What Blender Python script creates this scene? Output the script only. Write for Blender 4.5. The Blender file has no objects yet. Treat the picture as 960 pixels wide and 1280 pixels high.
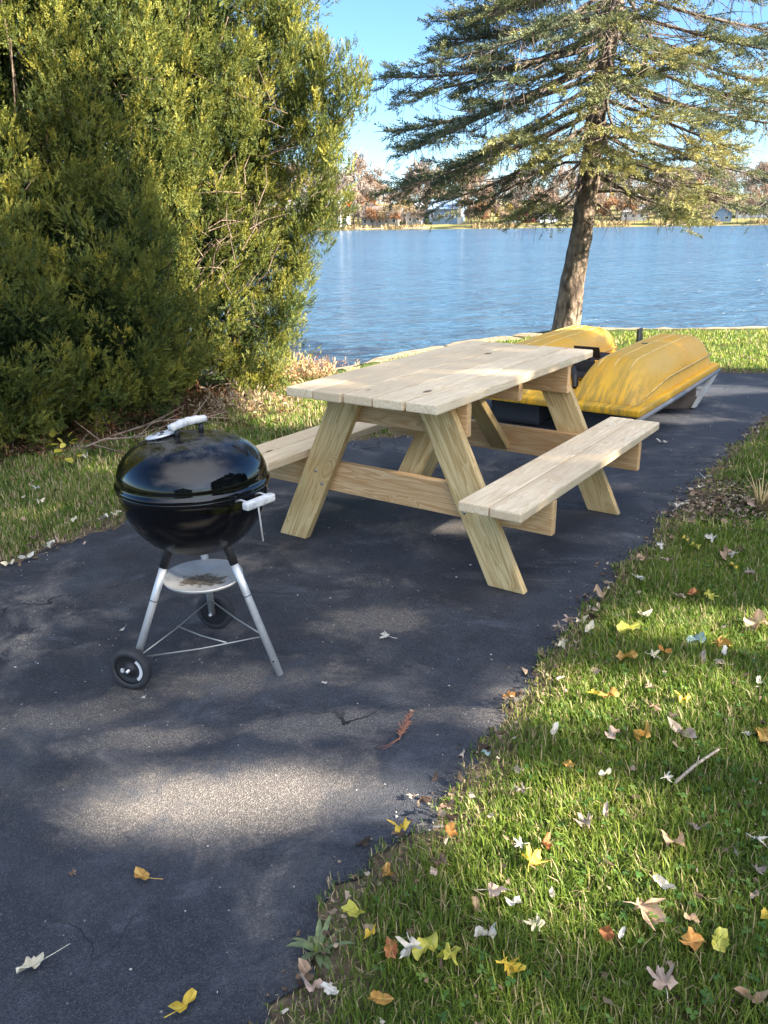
import bpy, bmesh, math, random
import numpy as np
from mathutils import Vector, Matrix

random.seed(7)
rng = np.random.default_rng(7)
sc = bpy.context.scene
COL = sc.collection
PI = math.pi

# ------------------------------------------------------------------ camera
F_PX, PITCH, ROLL, CAM_H = 1010.5, 0.344, -0.0164, 1.4074
cam = bpy.data.cameras.new("camera")
cam.sensor_fit = 'VERTICAL'
cam.sensor_height = 36.0
cam.lens = F_PX / 1280 * 36.0
cam.clip_start = 0.05
cam.clip_end = 5000
camo = bpy.data.objects.new("camera", cam)
COL.objects.link(camo)
_F = Vector((0, math.cos(PITCH), -math.sin(PITCH)))
_R0 = Vector((1, 0, 0)); _U0 = Vector((0, math.sin(PITCH), math.cos(PITCH)))
_R = _R0 * math.cos(ROLL) + _U0 * math.sin(ROLL)
_U = -_R0 * math.sin(ROLL) + _U0 * math.cos(ROLL)
M = Matrix((( _R.x, _U.x, -_F.x, 0), (_R.y, _U.y, -_F.y, 0), (_R.z, _U.z, -_F.z, CAM_H), (0, 0, 0, 1)))
camo.matrix_world = M
sc.camera = camo

# ------------------------------------------------------------------ sky, sun, exposure
SUN_EL = math.radians(27.0)
SUN_AZ = (0.93, -0.37)                       # horizontal direction towards the sun
_n = math.hypot(*SUN_AZ)
SUN = Vector((SUN_AZ[0]/_n*math.cos(SUN_EL), SUN_AZ[1]/_n*math.cos(SUN_EL), math.sin(SUN_EL)))
w = bpy.data.worlds.new("World"); sc.world = w; w.use_nodes = True
nt = w.node_tree
bg = nt.nodes["Background"]
sky = nt.nodes.new("ShaderNodeTexSky")
sky.sky_type = 'NISHITA'; sky.sun_disc = False
sky.sun_elevation = SUN_EL
sky.sun_rotation = math.atan2(SUN.x, SUN.y)
sky.air_density = 1.0; sky.dust_density = 0.0; sky.ozone_density = 7.0; sky.altitude = 300
# unseen bright cloud veil added behind the camera to lift and whiten ambient light
tcw = nt.nodes.new("ShaderNodeTexCoord")
dotn = nt.nodes.new("ShaderNodeVectorMath"); dotn.operation = 'DOT_PRODUCT'
_c = Vector((0.25, -0.62, 0.80)).normalized(); dotn.inputs[1].default_value = _c
nt.links.new(tcw.outputs['Generated'], dotn.inputs[0])
nzw = nt.nodes.new("ShaderNodeTexNoise"); nzw.inputs['Scale'].default_value = 2.2; nzw.inputs['Detail'].default_value = 5; nzw.inputs['Distortion'].default_value = .4
nt.links.new(tcw.outputs['Generated'], nzw.inputs['Vector'])
addn = nt.nodes.new("ShaderNodeMath"); addn.operation = 'MULTIPLY_ADD'; addn.inputs[1].default_value = .7; 
nt.links.new(nzw.outputs['Fac'], addn.inputs[0]); nt.links.new(dotn.outputs['Value'], addn.inputs[2])
mrw = nt.nodes.new("ShaderNodeMapRange"); mrw.interpolation_type = 'SMOOTHSTEP'
mrw.inputs['From Min'].default_value = .80; mrw.inputs['From Max'].default_value = 1.35; mrw.inputs['To Max'].default_value = 8.4
nt.links.new(addn.outputs[0], mrw.inputs['Value'])
filln = nt.nodes.new("ShaderNodeMix"); filln.data_type = 'RGBA'; filln.blend_type = 'ADD'; filln.inputs[0].default_value = 1.0
cmbw = nt.nodes.new("ShaderNodeCombineColor")
for i_, f_ in enumerate((1.0, .96, .90)):
    mm = nt.nodes.new("ShaderNodeMath"); mm.operation = 'MULTIPLY'; mm.inputs[1].default_value = f_
    nt.links.new(mrw.outputs[0], mm.inputs[0]); nt.links.new(mm.outputs[0], cmbw.inputs[i_])
nt.links.new(sky.outputs[0], filln.inputs[6]); nt.links.new(cmbw.outputs[0], filln.inputs[7])
nt.links.new(filln.outputs[2], bg.inputs[0])
bg.inputs[1].default_value = 0.052
sl = bpy.data.lights.new("sun", 'SUN'); sl.energy = 5.0; sl.angle = math.radians(0.53); sl.color = (1.0, 0.90, 0.76)
so = bpy.data.objects.new("sun", sl); COL.objects.link(so)
so.rotation_euler = (-SUN).to_track_quat('-Z', 'Y').to_euler(); so.location = (10, -5, 12)
vs = sc.view_settings
vs.view_transform = 'Standard'; vs.look = 'None'; vs.gamma = 1.0; vs.use_curve_mapping = False
vs.exposure = 2.68
sc.render.engine = 'CYCLES'
sc.cycles.use_denoising = True
sc.cycles.max_bounces = 6; sc.cycles.transparent_max_bounces = 6
sc.cycles.caustics_reflective = False; sc.cycles.caustics_refractive = False

# ------------------------------------------------------------------ projection helper (photo pixel -> place)
def at(px, py, z=0.0, d=None):
    u, v = px - 480, py - 640
    uu = u*math.cos(ROLL) + v*math.sin(ROLL); vv = -u*math.sin(ROLL) + v*math.cos(ROLL)
    dx, dy = uu/F_PX, vv/F_PX
    D = Vector((dx, math.cos(PITCH) - dy*math.sin(PITCH), -math.sin(PITCH) - dy*math.cos(PITCH)))
    t = (z - CAM_H)/D.z if d is None else d/D.y
    return Vector((0, 0, CAM_H)) + D*t

# ------------------------------------------------------------------ object helpers
def tag(o, label=None, cat=None, group=None, kind=None):
    if label: o["label"] = label
    if cat: o["category"] = cat
    if group: o["group"] = group
    if kind: o["kind"] = kind
    return o

def thing(name, label, cat, loc=(0, 0, 0), rz=0.0, group=None):
    o = bpy.data.objects.new(name, None); COL.objects.link(o)
    o.empty_display_size = 0.2
    o.location = loc; o.rotation_euler = (0, 0, rz)
    return tag(o, label, cat, group)

def link_mesh(name, me, mat, parent=None, smooth=False):
    if mat is not None:
        me.materials.append(mat)
    if smooth:
        me.polygons.foreach_set('use_smooth', [True]*len(me.polygons))
    o = bpy.data.objects.new(name, me); COL.objects.link(o)
    if parent is not None: o.parent = parent
    return o

def obj(name, bm, mat, parent=None, smooth=False):
    bmesh.ops.recalc_face_normals(bm, faces=bm.faces)
    me = bpy.data.meshes.new(name); bm.to_mesh(me); bm.free()
    return link_mesh(name, me, mat, parent, smooth)

def np_mesh(name, V, Fc, tint=None):
    """V (n,3), Fc (m,k) all faces with k corners"""
    V = np.asarray(V, dtype=np.float32); Fc = np.asarray(Fc, dtype=np.int32)
    me = bpy.data.meshes.new(name)
    me.vertices.add(len(V)); me.vertices.foreach_set('co', V.ravel())
    k = Fc.shape[1]
    me.loops.add(Fc.size); me.loops.foreach_set('vertex_index', Fc.ravel())
    me.polygons.add(len(Fc))
    me.polygons.foreach_set('loop_start', np.arange(0, Fc.size, k, dtype=np.int32))
    if tint is not None:
        a = me.attributes.new('tint', 'FLOAT', 'POINT'); a.data.foreach_set('value', np.asarray(tint, dtype=np.float32))
    me.update(calc_edges=True)
    return me

def np_obj(name, V, Fc, mat, parent=None, tint=None, smooth=False):
    return link_mesh(name, np_mesh(name, V, Fc, tint), mat, parent, smooth)

def copy_tree(o, parent=None):
    c = o.copy(); COL.objects.link(c); c.parent = parent
    for ch in list(o.children):
        copy_tree(ch, c)
    return c

# --- bmesh primitives
def tube(bm, pts, r, n=8, cap=True):
    """tube along points with radius (or list of radii)"""
    pts = [Vector(p) for p in pts]
    rs = r if isinstance(r, (list, tuple)) else [r]*len(pts)
    rings = []
    up = Vector((0, 0, 1))
    prev = None
    for i, p in enumerate(pts):
        d = (pts[min(i+1, len(pts)-1)] - pts[max(i-1, 0)]).normalized()
        if prev is None:
            a = d.cross(up)
            if a.length < 1e-3: a = d.cross(Vector((1, 0, 0)))
            a.normalize()
        else:
            a = (prev - d*prev.dot(d)).normalized()
        prev = a
        b = d.cross(a)
        rings.append([bm.verts.new(p + (a*math.cos(2*PI*k/n) + b*math.sin(2*PI*k/n))*rs[i]) for k in range(n)])
    for i in range(len(rings)-1):
        for k in range(n):
            bm.faces.new((rings[i][k], rings[i][(k+1) % n], rings[i+1][(k+1) % n], rings[i+1][k]))
    if cap:
        bm.faces.new(rings[0][::-1]); bm.faces.new(rings[-1])

def lathe(bm, prof, n=48, M=None):
    """profile list of (r, z); r==0 closes to a pole"""
    rings = []
    for r, z in prof:
        if r < 1e-6:
            rings.append([bm.verts.new((0, 0, z))])
        else:
            rings.append([bm.verts.new((r*math.cos(2*PI*k/n), r*math.sin(2*PI*k/n), z)) for k in range(n)])
    for a, b in zip(rings[:-1], rings[1:]):
        for k in range(n):
            q = [a[k % len(a)], a[(k+1) % len(a)], b[(k+1) % len(b)], b[k % len(b)]]
            u = []
            for v in q:
                if v not in u: u.append(v)
            if len(u) > 2: bm.faces.new(u)
    if M is not None:
        vs_ = [v for r in rings for v in r]
        bmesh.ops.transform(bm, matrix=M, verts=vs_)

def box(bm, cx, cy, cz, sx, sy, sz, bev=0.0, M=None):
    r = bmesh.ops.create_cube(bm, size=1.0)
    vs_ = r['verts']
    for v in vs_: v.co = Vector((v.co.x*sx, v.co.y*sy, v.co.z*sz))
    if bev > 0:
        es = list({e for v in vs_ for e in v.link_edges})
        rr = bmesh.ops.bevel(bm, geom=es, offset=bev, segments=2, affect='EDGES', profile=0.6)
        vs_ = list({v for f in rr['faces'] for v in f.verts})
    T = Matrix.Translation((cx, cy, cz))
    bmesh.ops.transform(bm, matrix=(M @ T) if M is not None else T, verts=vs_)
    return vs_

_bseed = [0]
def board(bm, l, wd, t, M, shear=0.0, bev=0.0055):
    """sawn board: length on local x, width y, thickness z; stores wood-grain coordinates per vertex"""
    lay = bm.verts.layers.float_vector.get('grain') or bm.verts.layers.float_vector.new('grain')
    tmp = bmesh.new()
    bmesh.ops.create_cube(tmp, size=1.0)
    for v in tmp.verts: v.co = Vector((v.co.x*l, v.co.y*wd, v.co.z*t))
    # cut lengthwise so a slight warp shows
    bmesh.ops.bevel(tmp, geom=list(tmp.edges), offset=bev, segments=2, affect='EDGES', profile=0.6)
    _bseed[0] += 1
    off = Vector((_bseed[0]*3.17 % 23, _bseed[0]*1.73 % 11, _bseed[0]*0.77 % 7))
    m = {}
    for v in tmp.verts:
        c = v.co.copy()
        g = c + off
        c.x += c.y*shear
        nv = bm.verts.new(M @ c); nv[lay] = g
        m[v] = nv
    for f in tmp.faces:
        bm.faces.new([m[v] for v in f.verts])
    tmp.free()

# ------------------------------------------------------------------ material helpers
class NB:
    def __init__(s, name):
        s.m = bpy.data.materials.new(name); s.m.use_nodes = True
        s.t = s.m.node_tree; s.p = s.t.nodes["Principled BSDF"]
        s.out = s.t.nodes["Material Output"]
    def n(s, typ, **kw):
        nd = s.t.nodes.new(typ)
        for k, v in kw.items():
            if k.startswith('i_'):
                key = k[2:]
                nd.inputs[int(key) if key.isdigit() else key.replace('_', ' ')].default_value = v
            else: setattr(nd, k, v)
        return nd
    def l(s, a, b): s.t.links.new(a, b)
    def set(s, **kw):
        for k, v in kw.items():
            s.p.inputs[k.replace('_', ' ')].default_value = v
        return s
    def coord(s, kind='Object', scale=(1, 1, 1)):
        tc = s.n('ShaderNodeTexCoord'); mp = s.n('ShaderNodeMapping')
        mp.inputs['Scale'].default_value = scale
        s.l(tc.outputs[kind], mp.inputs[0]); return mp.outputs[0]
    def noise(s, vec, scale, detail=4, rough=0.55, dist=0.0):
        nd = s.n('ShaderNodeTexNoise'); nd.inputs['Scale'].default_value = scale
        nd.inputs['Detail'].default_value = detail; nd.inputs['Roughness'].default_value = rough
        nd.inputs['Distortion'].default_value = dist
        if vec is not None: s.l(vec, nd.inputs['Vector'])
        return nd.outputs['Fac']
    def ramp(s, fac, stops, interp='LINEAR'):
        nd = s.n('ShaderNodeValToRGB'); cr = nd.color_ramp; cr.interpolation = interp
        while len(cr.elements) < len(stops): cr.elements.new(0.5)
        for e, (p, c) in zip(cr.elements, stops):
            e.position = p
            e.color = (*c, 1) if len(c) == 3 else c
        if fac is not None: s.l(fac, nd.inputs[0])
        return nd.outputs[0]
    def mix(s, fac, a, b, mode='MIX'):
        nd = s.n('ShaderNodeMix'); nd.data_type = 'RGBA'; nd.blend_type = mode
        for sock, v in ((nd.inputs[0], fac), (nd.inputs[6], a), (nd.inputs[7], b)):
            if hasattr(v, 'is_linked'): s.l(v, sock)
            elif isinstance(v, (int, float)): sock.default_value = v
            else: sock.default_value = (*v, 1) if len(v) == 3 else v
        return nd.outputs[2]
    def math(s, op, a, b=0.0, c=None):
        nd = s.n('ShaderNodeMath'); nd.operation = op
        for i, v in enumerate((a, b) if c is None else (a, b, c)):
            if hasattr(v, 'is_linked'): s.l(v, nd.inputs[i])
            else: nd.inputs[i].default_value = v
        return nd.outputs[0]
    def step(s, v, lo, hi):
        nd = s.n('ShaderNodeMapRange'); nd.interpolation_type = 'SMOOTHSTEP'
        nd.inputs['From Min'].default_value = lo; nd.inputs['From Max'].default_value = hi
        s.l(v, nd.inputs['Value']); return nd.outputs[0]
    def color(s, c): s.l(c, s.p.inputs['Base Color']); return s
    def rough(s, c):
        s.l(c, s.p.inputs['Roughness']); return s
    def bump(s, h, strength=0.3, dist=0.01):
        b = s.n('ShaderNodeBump'); b.inputs['Strength'].default_value = strength; b.inputs['Distance'].default_value = dist
        s.l(h, b.inputs['Height']); s.l(b.outputs[0], s.p.inputs['Normal']); return s

def plain(name, col, rough=0.6, metal=0.0, var=0.15, scale=8.0, bump=0.0):
    b = NB(name); v = b.coord('Object')
    n1 = b.noise(v, scale, 5)
    d = tuple(c*(1-var) for c in col); u = tuple(min(1, c*(1+var)) for c in col)
    b.color(b.ramp(n1, [(0.3, d), (0.7, u)])).set(Roughness=rough, Metallic=metal)
    if bump: b.bump(b.noise(v, scale*6, 4), bump, 0.004)
    return b.m

def leaf_mat(name, stops, rough=0.55, trans=0.35, tint=True):
    """foliage: colour by a per-leaf random value, some light let through"""
    b = NB(name)
    a = b.n('ShaderNodeAttribute', attribute_name='tint')
    c = b.ramp(a.outputs['Fac'], stops)
    b.color(c).set(Roughness=rough); b.p.inputs['Specular IOR Level'].default_value = 0.25
    tr = b.n('ShaderNodeBsdfTranslucent'); b.l(c, tr.inputs[0])
    mx = b.n('ShaderNodeMixShader'); mx.inputs[0].default_value = trans
    b.l(b.p.outputs[0], mx.inputs[1]); b.l(tr.outputs[0], mx.inputs[2]); b.l(mx.outputs[0], b.out.inputs[0])
    return b.m

# ================================================================== SETTING
# ------------------------------------------------------------------ outlines (metres, world)
right_edge = [at(*p) for p in [(330,1280),(380,1190),(450,1100),(560,1000),(640,880),(700,800),(770,720),(830,655),(885,590),(960,520)]]
left_edge = [at(*p) for p in [(0,710),(60,685),(150,655),(240,620),(330,585),(410,553),(500,545)]]
path_ctrl = [(-3.6,-9.0),(-2.0,-4.0),(-1.0,-1.0),(-0.52,0.4)] + [(p.x,p.y) for p in right_edge] + [(4.6,6.5),(8.0,6.9),(16,7.0),
             (16,8.6),(8.0,8.3),(5.2,7.55),(4.2,7.45),(3.35,7.72),(2.5,8.05),(1.6,7.9),(0.95,7.1),(0.5,6.0)] + [(p.x,p.y) for p in left_edge[::-1]] + [(-2.5,2.1),(-3.6,0.2),(-5.4,-3.0),(-8.0,-9.0)]
path_poly = []
for i, a in enumerate(path_ctrl):
    b = path_ctrl[(i+1) % len(path_ctrl)]
    L = math.dist(a, b); k = max(1, int(L/0.035))
    for j in range(k):
        t = j/k; x = a[0]+(b[0]-a[0])*t; y = a[1]+(b[1]-a[1])*t
        nz = 0.016*(math.sin(x*23+y*17)+math.sin(x*41-y*37+1)*0.9+math.sin(x*7.3+y*9.1+2)+.8*math.sin(x*83+y*71+3)+.5*math.sin(x*141-y*119))
        dx, dy = (b[0]-a[0])/L, (b[1]-a[1])/L
        path_poly.append((x - dy*nz, y + dx*nz))
PP = np.array(path_poly)

shore = [(-60,6.2),(-12,7.2),(-5,7.6),(-2,7.9),(-0.92,7.98),(-0.45,8.05),(0.21,9.08),(1.1,9.98),(2.43,10.95),(3.4,10.85),(5.06,10.78),(9,10.9),(20,11.4),(60,13)]
SH = np.array(shore)

def poly_sd(x, y, P, closed=True):
    """signed distance, positive inside"""
    x = np.asarray(x, float); y = np.asarray(y, float)
    n = len(P); d2 = np.full(x.shape, 1e9); inside = np.zeros(x.shape, bool)
    for i in range(n if closed else n-1):
        ax, ay = P[i]; bx, by = P[(i+1) % n]
        ex, ey = bx-ax, by-ay; L = ex*ex+ey*ey + 1e-12
        t = np.clip(((x-ax)*ex+(y-ay)*ey)/L, 0, 1)
        d2 = np.minimum(d2, (x-ax-t*ex)**2+(y-ay-t*ey)**2)
        if closed:
            c = ((ay > y) != (by > y)) & (x < (bx-ax)*(y-ay)/(by-ay+1e-12)+ax)
            inside ^= c
    d = np.sqrt(d2)
    return np.where(inside, d, -d) if closed else d

def shore_y(x): return np.interp(x, SH[:, 0], SH[:, 1])
Z_WATER = -0.55
# far shore as the photograph shows it: nearer on the right than on the left
FS = [at(px, py, z=Z_WATER) for px, py in [(415,288.3),(700,284.5),(960,281.2)]]
def far_y(x):
    a, b = FS[0], FS[2]
    return a.y + (x - a.x)*(b.y - a.y)/(b.x - a.x)

def snoise(x, y, s, seed=0):
    r = np.random.default_rng(seed); o = 0
    for k in range(6):
        a = r.uniform(0, 2*PI); f = r.uniform(.6, 1.7)/s; ph = r.uniform(0, 2*PI)
        o = o + np.sin((x*np.cos(a)+y*np.sin(a))*f*2*PI+ph)
    return o/6

# ------------------------------------------------------------------ ground: one sheet, lawn + lake bed + far bank
def axis(segs):
    o = []
    for a, b, s in segs: o += list(np.arange(a, b-1e-6, s))
    return np.array(o + [segs[-1][1]])
gx = axis([(-900,-200,70),(-200,-40,16),(-40,-8,2),(-8,-4,.5),(-4,6.5,.07),(6.5,12,.5),(12,40,2),(40,220,12),(220,900,68)])
gy = axis([(-60,-8,4),(-8,0,.5),(0,12,.07),(12,16,.5),(16,100,12),(100,190,10),(190,420,5),(420,900,40)])
X, Y = np.meshgrid(gx, gy)
sd_p = poly_sd(X.ravel(), Y.ravel(), PP).reshape(X.shape)
lawn = 0.012 + 0.010*snoise(X, Y, 1.3, 3) + 0.006*snoise(X, Y, .35, 4)
lawn = lawn + np.clip((-sd_p-0.1)*0.02, 0, 0.03)
Zg = np.where(sd_p > -0.06, -0.008, lawn*np.clip((-sd_p-.04)/.15, 0, 1) - .006)
s_near = shore_y(X) - Y                      # >0 on our bank
Zg = np.where(s_near < 0.0, np.maximum(-1.6, Zg + s_near*1.6 - 0.1), Zg)
fy = far_y(X)
s_far = Y - fy
bank = np.clip(s_far*0.09 - 0.62, -1.6, 1.6) + np.clip((s_far-25)*0.05, 0, 9)
Zg = np.where(s_far > -12, np.maximum(bank, -1.6), Zg)
V = np.stack([X, Y, Zg], -1).reshape(-1, 3)
ny, nx = X.shape
ii = np.arange(ny*nx).reshape(ny, nx)
Fq = np.stack([ii[:-1, :-1], ii[:-1, 1:], ii[1:, 1:], ii[1:, :-1]], -1).reshape(-1, 4)
def ground_mat():
    b = NB('lawn soil'); v = b.coord('Object')
    n1 = b.noise(v, 2.2, 6); n2 = b.noise(v, 28, 6, 0.7); n3 = b.noise(v, 0.7, 3)
    soil = b.ramp(n2, [(0.25, (.025,.020,.012)), (0.5, (.060,.052,.022)), (0.75, (.13,.11,.055))])
    grass = b.ramp(n2, [(0.25, (.022,.045,.010)), (0.55, (.055,.085,.02)), (0.8, (.12,.13,.045))])
    c = b.mix(b.step(n1, .46, .62), grass, soil)
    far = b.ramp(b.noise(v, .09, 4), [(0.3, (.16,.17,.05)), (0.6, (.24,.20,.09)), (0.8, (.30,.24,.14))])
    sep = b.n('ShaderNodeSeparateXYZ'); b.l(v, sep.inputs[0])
    ed = b.n('ShaderNodeAttribute', attribute_name='tint')
    edge = b.ramp(n2, [(0.25, (.045,.034,.024)), (0.5, (.12,.092,.062)), (0.75, (.26,.21,.14))])
    c = b.mix(b.step(b.math('ADD', ed.outputs['Fac'], b.math('MULTIPLY', b.math('SUBTRACT', n1, .5), .8)), .25, .75), c, edge)
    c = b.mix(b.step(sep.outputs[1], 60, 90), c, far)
    b.color(c).set(Roughness=.95); b.p.inputs['Specular IOR Level'].default_value = .1
    b.bump(n2, .6, .02)
    return b.m
g = np_obj('ground', V, Fq, ground_mat(), None, np.clip(1-(-sd_p.ravel()-.02)/.22, 0, 1), smooth=True); tag(g, kind='structure')

# ------------------------------------------------------------------ lake
def water_mat():
    b = NB('lake water'); v = b.coord('Object', (1.0, 1.0, 1.0))
    tc = b.n('ShaderNodeTexCoord')
    mp = b.n('ShaderNodeMapping'); mp.inputs['Scale'].default_value = (0.55, 1.5, 1); mp.inputs['Rotation'].default_value = (0, 0, .25)
    b.l(tc.outputs['Object'], mp.inputs[0])
    h1 = b.noise(mp.outputs[0], 2.6, 4, .6, .4)
    h2 = b.noise(mp.outputs[0], 0.55, 3, .55, .3)
    h3 = b.noise(mp.outputs[0], .035, 3, .5)
    h = b.math('ADD', b.math('MULTIPLY', h1, .5), h2)
    b.color(b.ramp(h3, [(.35, (.035,.085,.14)), (.65, (.045,.105,.165))])).set(Roughness=.17, IOR=1.33)
    b.bump(h, 1.0, .72)
    return b.m
wx = axis([(-900,-60,60),(-60,60,5),(60,900,60)]); wy = axis([(5.5,30,1.5),(30,420,15)])
WX, WY = np.meshgrid(wx, wy); 
ii = np.arange(WX.size).reshape(WX.shape)
Fq = np.stack([ii[:-1, :-1], ii[:-1, 1:], ii[1:, 1:], ii[1:, :-1]], -1).reshape(-1, 4)
lk = np_obj('lake', np.stack([WX, WY, np.full_like(WX, Z_WATER)], -1).reshape(-1, 3), Fq, water_mat(), smooth=True); tag(lk, kind='structure')

# ------------------------------------------------------------------ asphalt path
def asphalt_mat():
    b = NB('sealed asphalt'); v = b.coord('Object')
    big = b.noise(v, 1.25, 6, .62, .6); mid = b.noise(v, 4.2, 8, .70, .5); fine = b.noise(v, 190, 3, .6)
    scuff = b.noise(b.coord('Object', (1.0, 1.9, 1)), 2.3, 8, .72, 1.1)
    vo = b.n('ShaderNodeTexVoronoi'); vo.inputs['Scale'].default_value = 330; b.l(v, vo.inputs['Vector'])
    bw = b.n('ShaderNodeSeparateColor'); b.l(vo.outputs['Color'], bw.inputs[0])
    seal = b.ramp(mid, [(.28, (.014,.016,.021)), (.46, (.026,.029,.038)), (.60, (.041,.046,.057)), (.78, (.080,.087,.102))])
    seal = b.mix(b.math('MULTIPLY', b.step(scuff, .54, .72), .55), seal, (.115,.125,.145))
    seal = b.mix(b.math('MULTIPLY', b.step(bw.outputs[1], .55, 1.0), .42), seal, (.105,.108,.115))
    seal = b.mix(b.math('MULTIPLY', b.step(bw.outputs[2], .60, 1.0), .55), seal, (.012,.013,.016))
    # worn areas where the brown aggregate shows; ellipses also paint the sun patch brighter
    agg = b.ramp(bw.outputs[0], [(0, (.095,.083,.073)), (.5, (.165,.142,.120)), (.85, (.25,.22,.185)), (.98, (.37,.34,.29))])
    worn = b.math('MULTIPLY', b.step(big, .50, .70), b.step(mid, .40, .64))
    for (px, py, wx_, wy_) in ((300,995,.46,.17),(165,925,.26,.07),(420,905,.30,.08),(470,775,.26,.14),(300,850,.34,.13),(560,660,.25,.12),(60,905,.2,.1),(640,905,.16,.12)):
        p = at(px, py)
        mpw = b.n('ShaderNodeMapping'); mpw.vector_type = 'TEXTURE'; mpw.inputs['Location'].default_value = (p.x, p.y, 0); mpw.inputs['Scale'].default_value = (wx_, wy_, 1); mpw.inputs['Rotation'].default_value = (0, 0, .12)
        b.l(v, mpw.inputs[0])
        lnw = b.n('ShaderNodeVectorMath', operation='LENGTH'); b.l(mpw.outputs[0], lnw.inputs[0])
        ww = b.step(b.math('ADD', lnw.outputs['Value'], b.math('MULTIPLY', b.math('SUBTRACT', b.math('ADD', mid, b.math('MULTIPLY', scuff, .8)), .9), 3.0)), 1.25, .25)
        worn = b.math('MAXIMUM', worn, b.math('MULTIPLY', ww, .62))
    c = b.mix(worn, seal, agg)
    # specks of grit
    vo2 = b.n('ShaderNodeTexVoronoi'); vo2.inputs['Scale'].default_value = 46; b.l(v, vo2.inputs['Vector'])
    s2 = b.n('ShaderNodeSeparateColor'); b.l(vo2.outputs['Color'], s2.inputs[0])
    speck = b.math('MULTIPLY', b.math('LESS_THAN', vo2.outputs['Distance'], .13), b.math('GREATER_THAN', s2.outputs[1], .90))
    c = b.mix(b.math('MULTIPLY', speck, b.step(big, .36, .6)), c, (.38,.36,.32))
    # hairline cracks
    wv = b.n('ShaderNodeVectorMath', operation='ADD'); nz = b.n('ShaderNodeTexNoise'); nz.inputs['Scale'].default_value = 3.0; nz.inputs['Detail'].default_value = 5
    b.l(v, nz.inputs['Vector'])
    sc_ = b.n('ShaderNodeVectorMath', operation='SCALE'); sc_.inputs['Scale'].default_value = .55; b.l(nz.outputs['Color'], sc_.inputs[0])
    b.l(v, wv.inputs[0]); b.l(sc_.outputs[0], wv.inputs[1])
    vc = b.n('ShaderNodeTexVoronoi', feature='DISTANCE_TO_EDGE'); vc.inputs['Scale'].default_value = .75; b.l(wv.outputs[0], vc.inputs['Vector'])
    crack = b.math('MULTIPLY', b.math('LESS_THAN', vc.outputs['Distance'], b.math('MULTIPLY', b.noise(v, 9, 4), .0075)), b.step(b.noise(v, .9, 2), .5, .6))
    c = b.mix(crack, c, (.008,.008,.009))
    b.color(c)
    b.rough(b.ramp(mid, [(.3, (.66,)*3), (.7, (.86,)*3)])); b.p.inputs['Specular IOR Level'].default_value = .35
    hh = b.math('ADD', b.math('MULTIPLY', fine, .5), b.math('MULTIPLY', vo.outputs['Distance'], .8))
    hh = b.math('SUBTRACT', hh, b.math('MULTIPLY', crack, 1.5))
    b.bump(hh, .6, .005)
    return b.m
bm = bmesh.new()
top = [bm.verts.new((x, y, 0.0)) for x, y in path_poly]
low = [bm.verts.new((x, y, -0.06)) for x, y in path_poly]
n = len(top)
for i in range(n): bm.faces.new((low[i], low[(i+1) % n], top[(i+1) % n], top[i]))
es = [bm.edges.get((top[i], top[(i+1) % n])) for i in range(n)]
bmesh.ops.triangle_fill(bm, edges=es, use_beauty=True)
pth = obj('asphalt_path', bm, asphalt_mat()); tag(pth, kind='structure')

# ------------------------------------------------------------------ low shore wall along the bank
def shore_wall():
    bm = bmesh.new(); rr = random.Random(3)
    pts = []
    for i in range(len(shore)-1):
        a, b_ = shore[i], shore[i+1]
        L = math.dist(a, b_)
        if a[0] > 14 or b_[0] < -8: k = 6
        else: k = max(2, int(L/0.16))
        for j in range(k):
            t = j/k; pts.append((a[0]+(b_[0]-a[0])*t, a[1]+(b_[1]-a[1])*t))
    pts.append(shore[-1])
    pts = [p for p in pts if -0.9 < p[0] < 24]
    # soften corners
    for _ in range(3):
        pts = [pts[0]] + [((pts[i-1][0]+2*pts[i][0]+pts[i+1][0])/4, (pts[i-1][1]+2*pts[i][1]+pts[i+1][1])/4) for i in range(1, len(pts)-1)] + [pts[-1]]
    rings = []
    for i, p in enumerate(pts):
        q = pts[min(i+1, len(pts)-1)]; r = pts[max(i-1, 0)]
        dx, dy = q[0]-r[0], q[1]-r[1]; L = math.hypot(dx, dy); nx_, ny_ = -dy/L, dx/L
        wdt = .34 if p[0] < 2.0 else .13
        jz = rr.uniform(-.012, .012); jo = rr.uniform(-.03, .03)
        ring = []
        for o, z in ((-wdt, -.03), (-wdt+.02, .035+jz), (0.0+jo, .04+jz), (.07+jo, .0), (.10+jo, -.9), (-wdt, -.9)):
            ring.append(bm.verts.new((p[0]+nx_*o, p[1]+ny_*o, z)))
        rings.append(ring)
    for a, b_ in zip(rings[:-1], rings[1:]):
        for k in range(6):
            bm.faces.new((a[k], a[(k+1) % 6], b_[(k+1) % 6], b_[k]))
    bm.faces.new(rings[0]); bm.faces.new(rings[-1][::-1])
    b = NB('weathered stone'); v = b.coord('Object')
    b.color(b.ramp(b.noise(v, 9, 6, .65), [(.3, (.12,.095,.06)), (.55, (.25,.195,.125)), (.75, (.34,.28,.19))])).set(Roughness=.9)
    b.bump(b.noise(v, 24, 5), .7, .02)
    o = obj('shore_wall', bm, b.m)
    tag(o, 'low tan stone edging along the near bank of the lake', 'wall')
shore_wall()

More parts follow.
